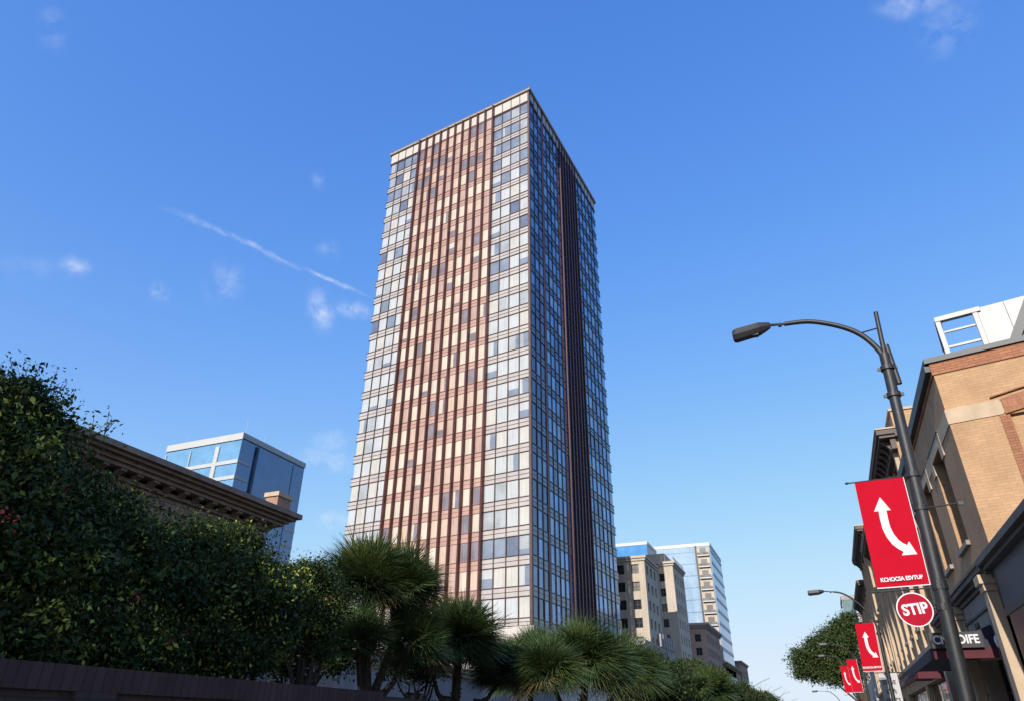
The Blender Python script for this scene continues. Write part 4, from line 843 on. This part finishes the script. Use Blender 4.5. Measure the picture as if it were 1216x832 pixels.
# ---- B2, B3, B4, B5 further along the right side ----
M_tan2 = brick('honey_brick', (.50, .33, .18), (.43, .27, .14), (.36, .24, .14), var=.25); M_bcor = mat('dark_timber_cornice', (.085, .06, .05), .6, 0, .2, 2)
def row_house(name, label, y0, y1, h, wallm, cz, wcols, corn_x=3.55, par=1.1, x1=16):
    root = thing(name, label, 'building', (9, (y0+y1)/2, 0)); pp = Part(root); fh = 3.6
    rects = []
    Ln = y1-y0
    for r_ in range(int((cz-5.6)/fh)+1):
        z = 5.8+fh*r_
        if z+2.1 > cz-.5: break
        for c in range(wcols): a = .9+(Ln-1.8)*(c+.5)/wcols-.55; rects.append((a, a+1.1, z, z+2.1))
    mb = MB(); wall_grid(mb, (4.2, y0), (0, 1), (-1, 0), Ln, 0, cz, rects+[(1.0, Ln/2-.4, .3, 3.6), (Ln/2+.4, Ln-1, .3, 3.6)], .3)
    mb.quad((4.2, y0, 0), (x1, y0, 0), (x1, y0, cz), (4.2, y0, cz)); mb.quad((4.2, y1, 0), (x1, y1, 0), (x1, y1, cz), (4.2, y1, cz)); mb.quad((x1, y0, 0), (x1, y1, 0), (x1, y1, cz), (x1, y0, cz)); pp(mb, 'wall', wallm)
    for r_ in rects: place_window(root, window_mesh(1.1, 2.1, [M_frame, M_wglass], 0, 1), (4.2, y0), (0, 1), r_[0], r_[2], (-1, 0), .25); pp(MB().box(4.08, 4.3, y0+r_[0]-.12, y0+r_[1]+.12, r_[2]-.14, r_[2]-.002), 'sill', M_stone)
    for a, b in ((1.0, Ln/2-.4), (Ln/2+.4, Ln-1)): pp(MB().box(4.44, 4.48, y0+a, y0+b, .3, 3.6), 'shop_window', M_wglass)
    # pilasters between the windows
    for c in range(wcols+1):
        a = .35+(Ln-1.0)*c/wcols; pp(MB().box(4.05, 4.198, y0+a, y0+a+.3, 4.6, cz-.3), 'pilaster', M_stone)
    mb = MB(); mb.box(4.02, 4.199, y0-.02, y1, 4.1, 4.5); mb.box(3.85, 4.199, y0-.05, y1, 4.5, 4.65); pp(mb, 'shopfront_cornice', M_gstone)
    mb = MB(); mb.box(corn_x, 4.199, y0-.3, y1, cz+.02, cz+.22); mb.box(corn_x+.08, 4.199, y0-.22, y1, cz-.1, cz+.018); mb.box(4.0, 4.199, y0-.1, y1, cz-.55, cz-.1); mb.box(4.2, x1, y0-.3, y0-.001, cz-.1, cz+.2); pp(mb, 'cornice', M_bcor)
    mb = MB(); mb.box(4.25, x1, y0-.34, y0-.03, cz+.202, cz+.26); mb.box(corn_x-.03, 4.3, y0-.34, y1, cz+.221, cz+.28); pp(mb, 'cornice_flashing', M_stone)
    k = 0
    while y0+.2+k*.8 < y1:
        y = y0+.2+k*.8; pp(MB().poly_extrude([(corn_x+.12, y, cz-.105), (3.999, y, cz-.105), (3.999, y, cz-.5), (corn_x+.3, y, cz-.3)], (0, .2, 0)), 'bracket', M_bcor); k += 1
    if par:
        pp(MB().box(4.3, x1, y0+.1, y0+.4, cz+.26, cz+par).box(4.3, 4.6, y0+.4, y1, cz+.28, cz+par-.003), 'parapet', wallm)
        pp(MB().box(4.24, x1, y0+.04, y0+.46, cz+par, cz+par+.1).box(4.24, 4.66, y0+.46, y1, cz+par-.001, cz+par+.098), 'parapet_coping', M_stone)
    pp(MB().quad((4.3, y0, cz+.1), (x1, y0, cz+.1), (x1, y1, cz+.1), (4.3, y1, cz+.1)), 'roof', M_coping)
    return root, pp
row_house('brick_row_building', 'honey brick building with deep bracketed cornice just past the corner building', 29.7, 52.6, 12, M_tan2, 12.1, 7)
row_house('brick_row_building', 'taller honey brick building with dark cornice farther along the right side', 53, 65, 14, M_tan2, 13.9, 4, par=.6)
row_house('brick_row_building', 'lowest tan row building before the white gable wall on the right', 65.4, 80, 12, M_tan, 12.4, 5, par=.5)
block('white_gable_building', 'plain white walled building above the second red banner', 'building', 4.2, 16, 90, 104, 15.2, M_white, None, (5, 3, 1.1, 2, 3, 3.8, 1), left=True)
curtain_tower('green_glass_tower', 'small greenish glass tower far away behind the street tree', 6.5, 16, 200, 214, 32, glass('green_grey_glass', (.12, .20, .19), 1.9, .06), glass('green_grey_glass', (.12, .20, .19), 1.9, .06), mat('green_grey_band', (.2, .27, .26), .5), 3.6, (.6, .6), M_greyp, 1)
# red awning on B2
aw = thing('shop_awning', 'small dark red awning over the next shop down the street', 'awning', (3.5, 33, 3.6)); pa = Part(aw)
mb = MB(); mb.add([(3.0, 31.2, 3.55), (4.0, 31.2, 3.55), (4.0, 31.2, 4.05), (3.0, 36.5, 3.55), (4.0, 36.5, 3.55), (4.0, 36.5, 4.05)], [(0, 1, 2), (3, 5, 4), (0, 2, 5, 3), (0, 3, 4, 1)]); pa(mb, 'awning_top', M_redv)
pa(MB().box(2.97, 4.0, 31.16, 31.2, 3.35, 3.56).box(2.95, 2.998, 31.16, 36.5, 3.35, 3.56), 'valance', M_redv)
# white hanging shop sign on far side
hsn = thing('hanging_board', 'tall white board with dark scribbled lettering below the second banner', 'sign', (2.6, 40, 2.6)); ph_ = Part(hsn)
ph_(MB().box(2.2, 3.0, 39.98, 40.04, 2.6, 4.1), 'board', M_white); ph_(MB().tube([(2.15, 40.01, 4.11), (4.2, 40.01, 4.11)], .03, 6), 'bracket', M_dark)
for z, t_ in ((3.7, 'DINE'), (3.3, 'L IN'), (2.95, 'HOTS')): letters(t_, .24, Matrix.Translation(Vector((2.6, 39.97, z))-Vector(hsn.location)) @ FACE, hsn, M_dark, .004)

# ======================= STREET LAMPS, BANNERS =======================
M_ban = mat('red_banner_cloth', (.42, .006, .020), .9, 0, .05, 2, .04, 4, spec=.08); M_lamp = mat('lamp_black_paint', (.020, .021, .024), .5, .1, .3, 8, .08, 40)
def lamp(label, Y, bx, lean, z_j, arm, head, r0, spike=None, ban=None, detail=True, grp='street lamps on the right pavement'):
    """bx: pole foot x; lean dx over z_j; arm points (x,z); head (x0,x1,z)"""
    root = thing('street_lamp', label, 'street lamp', (bx, Y, .12), grp); pp = Part(root)
    px = lambda z: bx+lean*(z-.12)/z_j
    pp(MB().tube([(px(z), Y, z) for z in (.12, .5, 2, 4, 6, z_j)] if z_j > 6.5 else [(px(z), Y, z) for z in (.12, .5, 2, 4, z_j)], [r0*1.25, r0*1.15, r0*1.05, r0, r0*.92, r0*.85] if z_j > 6.5 else [r0*1.2, r0*1.1, r0, r0*.9, r0*.8], 20), 'pole', M_lamp, smooth=True)
    pp(MB().tube([(bx, Y, .12), (bx, Y, .45), (bx, Y, .5), (bx, Y, .9)], [r0*2.1, r0*2.0, r0*1.6, r0*1.3], 16), 'base', M_lamp, smooth=True)
    P_ = [(px(z_j-.5), Y, z_j-.5)]+[(x, Y, z) for x, z in arm]
    # smooth arm via Catmull-Rom
    pts_ = []; Q = [Vector(p) for p in P_]
    for i in range(len(Q)-1):
        a = Q[max(i-1, 0)]; b = Q[i]; c = Q[i+1]; d = Q[min(i+2, len(Q)-1)]
        for t in (0, .25, .5, .75): pts_.append(.5*((2*b)+(c-a)*t+(2*a-5*b+4*c-d)*t*t+(-a+3*b-3*c+d)*t**3))
    pts_.append(Q[-1]); rr = [r0*.56*(1-.25*i/len(pts_)) for i in range(len(pts_))]
    pp(MB().tube(pts_, rr, 12), 'arm', M_lamp, smooth=True)
    x0, x1, hz, dz = head; wd = .16*abs(x1-x0)/.93; k = .33*abs(x1-x0)/.93
    # cobra head: faceted lozenge housing, wide and flat
    sec = [(x1, .3, .42, 0), (x1-(x1-x0)*.10, .6, .62, 0), (x1-(x1-x0)*.30, .98, .92, -.01), (x0+(x1-x0)*.10, 1.0, 1.0, -.02), (x0+(x1-x0)*.03, .92, .86, -.02), (x0, .75, .6, -.02)]
    mb = MB(); base = 0
    for i, (x, sw, sh, o_) in enumerate(sec):
        zc = hz+dz*(x1-x)/(x1-x0)+o_; W = wd*sw; H = k*.5*sh
        mb.v += [(x, Y-W, zc-H*.3), (x, Y-W*.6, zc-H), (x, Y+W*.6, zc-H), (x, Y+W, zc-H*.3), (x, Y+W*.7, zc+H*.8), (x, Y-W*.7, zc+H*.8)]
        if i:
            for j in range(6): mb.f.append(((i-1)*6+j, (i-1)*6+(j+1) % 6, i*6+(j+1) % 6, i*6+j)); mb.m.append(0)
    mb.f += [tuple(range(6))[::-1], tuple(range(30, 36))]; mb.m += [0, 0]
    hd = pp(mb, 'lamp_head', M_lamp)
    pp(MB().box(x0+(x1-x0)*.12, x1-(x1-x0)*.34, Y-wd*.5, Y+wd*.5, hz+dz*.6-k*.51, hz+dz*.6-k*.44), 'lens', M_lamp, parent=hd)
    xe = arm[-1][0]; ze = arm[-1][1]
    pp(MB().tube([(xe, Y, ze), (x1, Y, hz)], [r0*.22, r0*.3], 8).tube([(xe-.06, Y, ze-.0), (xe-.14, Y, ze-.01)], r0*.42, 10), 'head_joint', M_lamp)
    for z in ((z_j-.35, z_j-1.0) if detail else (z_j-.35,)): pp(MB().tube([(px(z), Y, z-.05), (px(z), Y, z+.05)], r0*1.15, 16).box(px(z)-r0*1.6, px(z)-r0*1.0, Y-.02, Y+.02, z-.035, z+.035).box(px(z)+r0*1.0, px(z)+r0*1.6, Y-.02, Y+.02, z-.035, z+.035), 'collar', M_lamp)
    if spike:
        pp(MB().tube([(px(z_j-.6), Y, z_j-.6), (spike[0], Y, spike[1])], [r0*.45, r0*.38], 10), 'spike', M_lamp, smooth=True); pp(MB().tube([spike[2], spike[3]], .018, 8), 'tie_bar', M_lamp)
        pp(MB().tube([(px(z_j)+.13, Y+.02, z_j-.75), (px(z_j)+.09, Y+.02, z_j+.22)], .06, 12), 'sleeve', M_lamp, smooth=True)
        for k2, (z, xo) in enumerate(((5.55, .72), (4.12, .55))):
            if k2 == 0: pp(MB().tube([(px(z), Y, z), (px(z)+xo, Y, z+.04)], .016, 8).box(px(z)+xo-.06, px(z)+xo+.03, Y-.03, Y+.03, z+.0, z+.07), 'side_rod', M_lamp)
            pp(MB().tube([(px(z), Y, z-.04), (px(z), Y, z+.04)], r0*1.12, 16), 'collar', M_lamp)
    if ban:
        xl, xr, zb, zt = ban
        for z in (zt+.025, zb-.02):
            pp(MB().tube([(px(z), Y, z), (xl-.10, Y, z-.03)], .014, 8).tube([(xl-.14, Y, z-.031), (xl-.08, Y, z-.028)], .024, 8).tube([(px(z), Y, z-.05), (px(z), Y, z+.05)], r0*1.14, 14), 'banner_rod', M_lamp)
    return root
def banner(label, Y, xl, xr, zb, zt, shift=0.0, text=True, th=.008, small=False):
    cx = (xl+xr)/2; root = thing('banner', label, 'banner', (cx, Y, zb), 'red arrow banners hanging from the lamp poles'); pp = Part(root); W = xr-xl; H = zt-zb
    def S(u_, v_, d): return (xl+W*u_+shift*(v_), Y+.018*math.sin(v_*4+u_*2.2)-.01+d, zb+H*v_+.02*u_)
    nu, nv = 6, 14
    mb = MB()
    for sgn in (-1, 1):
        b = len(mb.v)
        for j in range(nv+1):
            for i in range(nu+1): mb.v.append(S(i/nu, j/nv, sgn*th/2))
        for j in range(nv):
            for i in range(nu):
                q = (b+j*(nu+1)+i, b+j*(nu+1)+i+1, b+(j+1)*(nu+1)+i+1, b+(j+1)*(nu+1)+i); mb.f.append(q if sgn < 0 else q[::-1]); mb.m.append(0)
    n1 = (nu+1)*(nv+1)
    def rim(ix):
        for a, b in zip(ix[:-1], ix[1:]): mb.f.append((a, b, b+n1, a+n1)); mb.m.append(1)
    rim([j*(nu+1) for j in range(nv+1)]); rim([j*(nu+1)+nu for j in range(nv+1)]); rim(list(range(nu+1))); rim([nv*(nu+1)+i for i in range(nu+1)])
    pp(mb, 'cloth', [M_ban, M_letter], smooth=True)
    # pale hem
    mb = MB(); hw = .008/W
    for u0_, u1_, v0_, v1_ in ((0, 1, 0, .008), (1-hw*1.6, 1, .008, 1)):
        nn = 14
        for i in range(nn):
            if u1_-u0_ > v1_-v0_: a, b = u0_+(u1_-u0_)*i/nn, u0_+(u1_-u0_)*(i+1)/nn; q = [(a, v0_), (b, v0_), (b, v1_), (a, v1_)]
            else: a, b = v0_+(v1_-v0_)*i/nn, v0_+(v1_-v0_)*(i+1)/nn; q = [(u0_, a), (u1_, a), (u1_, b), (u0_, b)]
            mb.quad(*[S(x, y, -th/2-.003) for x, y in q])
    pp(mb, 'hem', M_letter)
    # double-headed curved arrow
    path = [(.43, .70), (.425, .62), (.43, .54), (.47, .465), (.54, .40), (.62, .36), (.70, .335)]
    mb = MB(); hwid = .078; pv = [Vector((p[0]*W, p[1]*H)) for p in path]; lft = []; rgt = []
    for i, p in enumerate(pv):
        d = (pv[min(i+1, len(pv)-1)]-pv[max(i-1, 0)]).normalized(); nr = Vector((-d.y, d.x)); lft.append(p+nr*hwid*W); rgt.append(p-nr*hwid*W)
    ST = lambda p: S(p.x/W, p.y/H, -th/2-.004)
    for i in range(len(pv)-1): mb.quad(ST(lft[i]), ST(lft[i+1]), ST(rgt[i+1]), ST(rgt[i]))
    for end, tipl in ((0, .15), (-1, .2)):
        p = pv[end]; d = (pv[0]-pv[1]).normalized() if end == 0 else (pv[-1]-pv[-2]).normalized(); nr = Vector((-d.y, d.x)); ll = .30*W if end == 0 else .24*W; hwid2 = .165*W
        mb.add([ST(p+nr*hwid2), ST(p-nr*hwid2), ST(p+d*ll)], [(0, 1, 2)])
    pp(mb, 'arrow_symbol', M_letter)
    if text:
        letters('KCHOCSA ESVTUR', .105, Matrix.Translation(Vector((cx, Y-.028, zb+.16))-Vector(root.location)) @ FACE @ Matrix.Rotation(R(1.5), 4, 'Z'), root, M_letter, .004, .002, .84)
    return root
YL = 15.64
lamp('tall black street lamp in the foreground with a spike and long curved arm', YL, 2.10, .37, 9.05, [tuple(atz(*q, YL).xz) for q in ((1051, 432), (1047.5, 421), (1037.6, 409.5), (1024.5, 399), (1008, 391), (985, 385), (958.7, 382), (931, 385))], (-.67, .24, 10.31, -.10), .125,
     spike=(2.54, 10.14, tuple(atz(1020, 396, YL)), tuple(atz(1041, 390, YL))), ban=(1.2, 2.16, 4.06, 6.22))
banner('largest red banner with white double headed curved arrow on the nearest lamp pole', YL, 1.19, 2.12, 4.07, 6.2, shift=.05)
def small_lamp(label, Y, xh, zh, xp, s=1.0, ban=None):
    zj = zh-1.55*s; xt = xp
    lamp(label, Y, xp-.06, .06, zj, [(xt-.05, zj+.1*s), (xt-.32*s, zj+.66*s), (xt-.75*s, zj+1.15*s), (xt-1.15*s, zj+1.42*s), (xt-1.5*s, zj+1.5*s)], (xh-.45*s, xh+.25*s, zh, -.02), .085, ban=ban, detail=False)
small_lamp('second black street lamp carrying a red banner below its arm', 36, .25, 7.32, 2.38, 1.0, (1.46, 2.29, 3.9, 5.9))
banner('second red arrow banner on the next lamp pole down the street', 36, 1.42, 2.2, 3.92, 5.86, .08, True)
small_lamp('third lamp in the row, its thin arm crossing the street tree', 57, .2, 7.1, 2.25, 1.0, (1.3, 1.98, 4.1, 6.1))
banner('third arrow banner, partly hidden behind the second banner', 57, 1.34, 2.0, 4.0, 6.05, -.02, False)
small_lamp('fourth lamp in the row holding the leftmost arrow banner', 72, -.1, 7.6, 2.0, 1.0, (1.1, 1.72, 4.5, 6.75))
banner('leftmost and smallest red arrow banner in the row', 72, 1.08, 1.7, 4.6, 6.7, -.02, False)
small_lamp('fifth and lowest lamp showing only its head near the street tree trunk', 104, -1.85, 6.2, .9, 1.0)
# round red sign
st = thing('round_sign', 'round red sign reading STIP hanging beside the nearest lamp pole', 'sign', (1.74, YL-.02, 3.65)); pp = Part(st)
c_ = Vector((1.74, YL, 3.66)); mb = MB(); mb.tube([c_+Vector((0, .012, 0)), c_-Vector((0, .012, 0))], .31, 48, cap=True); pp(mb, 'rim', M_letter)
mb = MB(); mb.tube([c_-Vector((0, .010, 0)), c_-Vector((0, .017, 0))], .288, 48); pp(mb, 'face', mat('red_sign_face', (.33, .006, .022), .7, 0, .06, 2, spec=.1))
letters('STIP', .27, Matrix.Translation(Vector((1.745, YL-.022, 3.66))-Vector(st.location)) @ FACE @ Matrix.Rotation(R(5), 4, 'Z'), st, M_letter, .009, .003, .9)
pp(MB().tube([(1.95, YL+.02, 3.66), (2.22, YL, 3.68)], .018, 8).tube([(2.23, YL, 3.62), (2.23, YL, 3.74)], .135, 16), 'bracket', M_lamp)

# thin far lamps in the middle distance, left
def far_lamp(label, X, Y, H, two):
    root = thing('street_lamp', label, 'street lamp', (X, Y, 0), 'thin grey lamps far down the street'); pp = Part(root); m = mat('galvanised_steel', (.25, .25, .26), .5, .3, .1)
    pp(MB().tube([(X, Y, 0), (X, Y, H)], [.13, .09], 8), 'pole', m)
    pp(MB().tube([(X, Y, H-.2), (X+1.2, Y, H+.5), (X+2.4, Y, H+1.0)], [.07, .06, .05], 6), 'arm', m)
    pp(MB().poly_extrude([(X+2.1, Y-.2, H+.92), (X+3.1, Y-.2, H+1.28), (X+3.1, Y-.2, H+1.16), (X+2.2, Y-.2, H+.8)], (0, .4, 0)), 'lamp_head', m)
    if two: pp(MB().tube([(X, Y, H-.1), (X-1.0, Y, H+.2)], [.06, .05], 6).box(X-1.5, X-.8, Y-.18, Y+.18, H+.15, H+.28), 'lamp_head', m)
far_lamp('nearest of the thin grey lamps with two heads beyond the tree row', -13.4, 150, 9.3, True)
far_lamp('second thin grey lamp beyond the tree row, single arm', -13.4, 186, 9.6, False)
far_lamp('third thin grey lamp beyond the tree row', -12.6, 200, 9.2, False)
far_lamp('fourth thin grey lamp, second from the farthest', -12.6, 240, 9.2, False)
far_lamp('farthest thin grey lamp near the end of the street', -12.0, 290, 9.2, False)
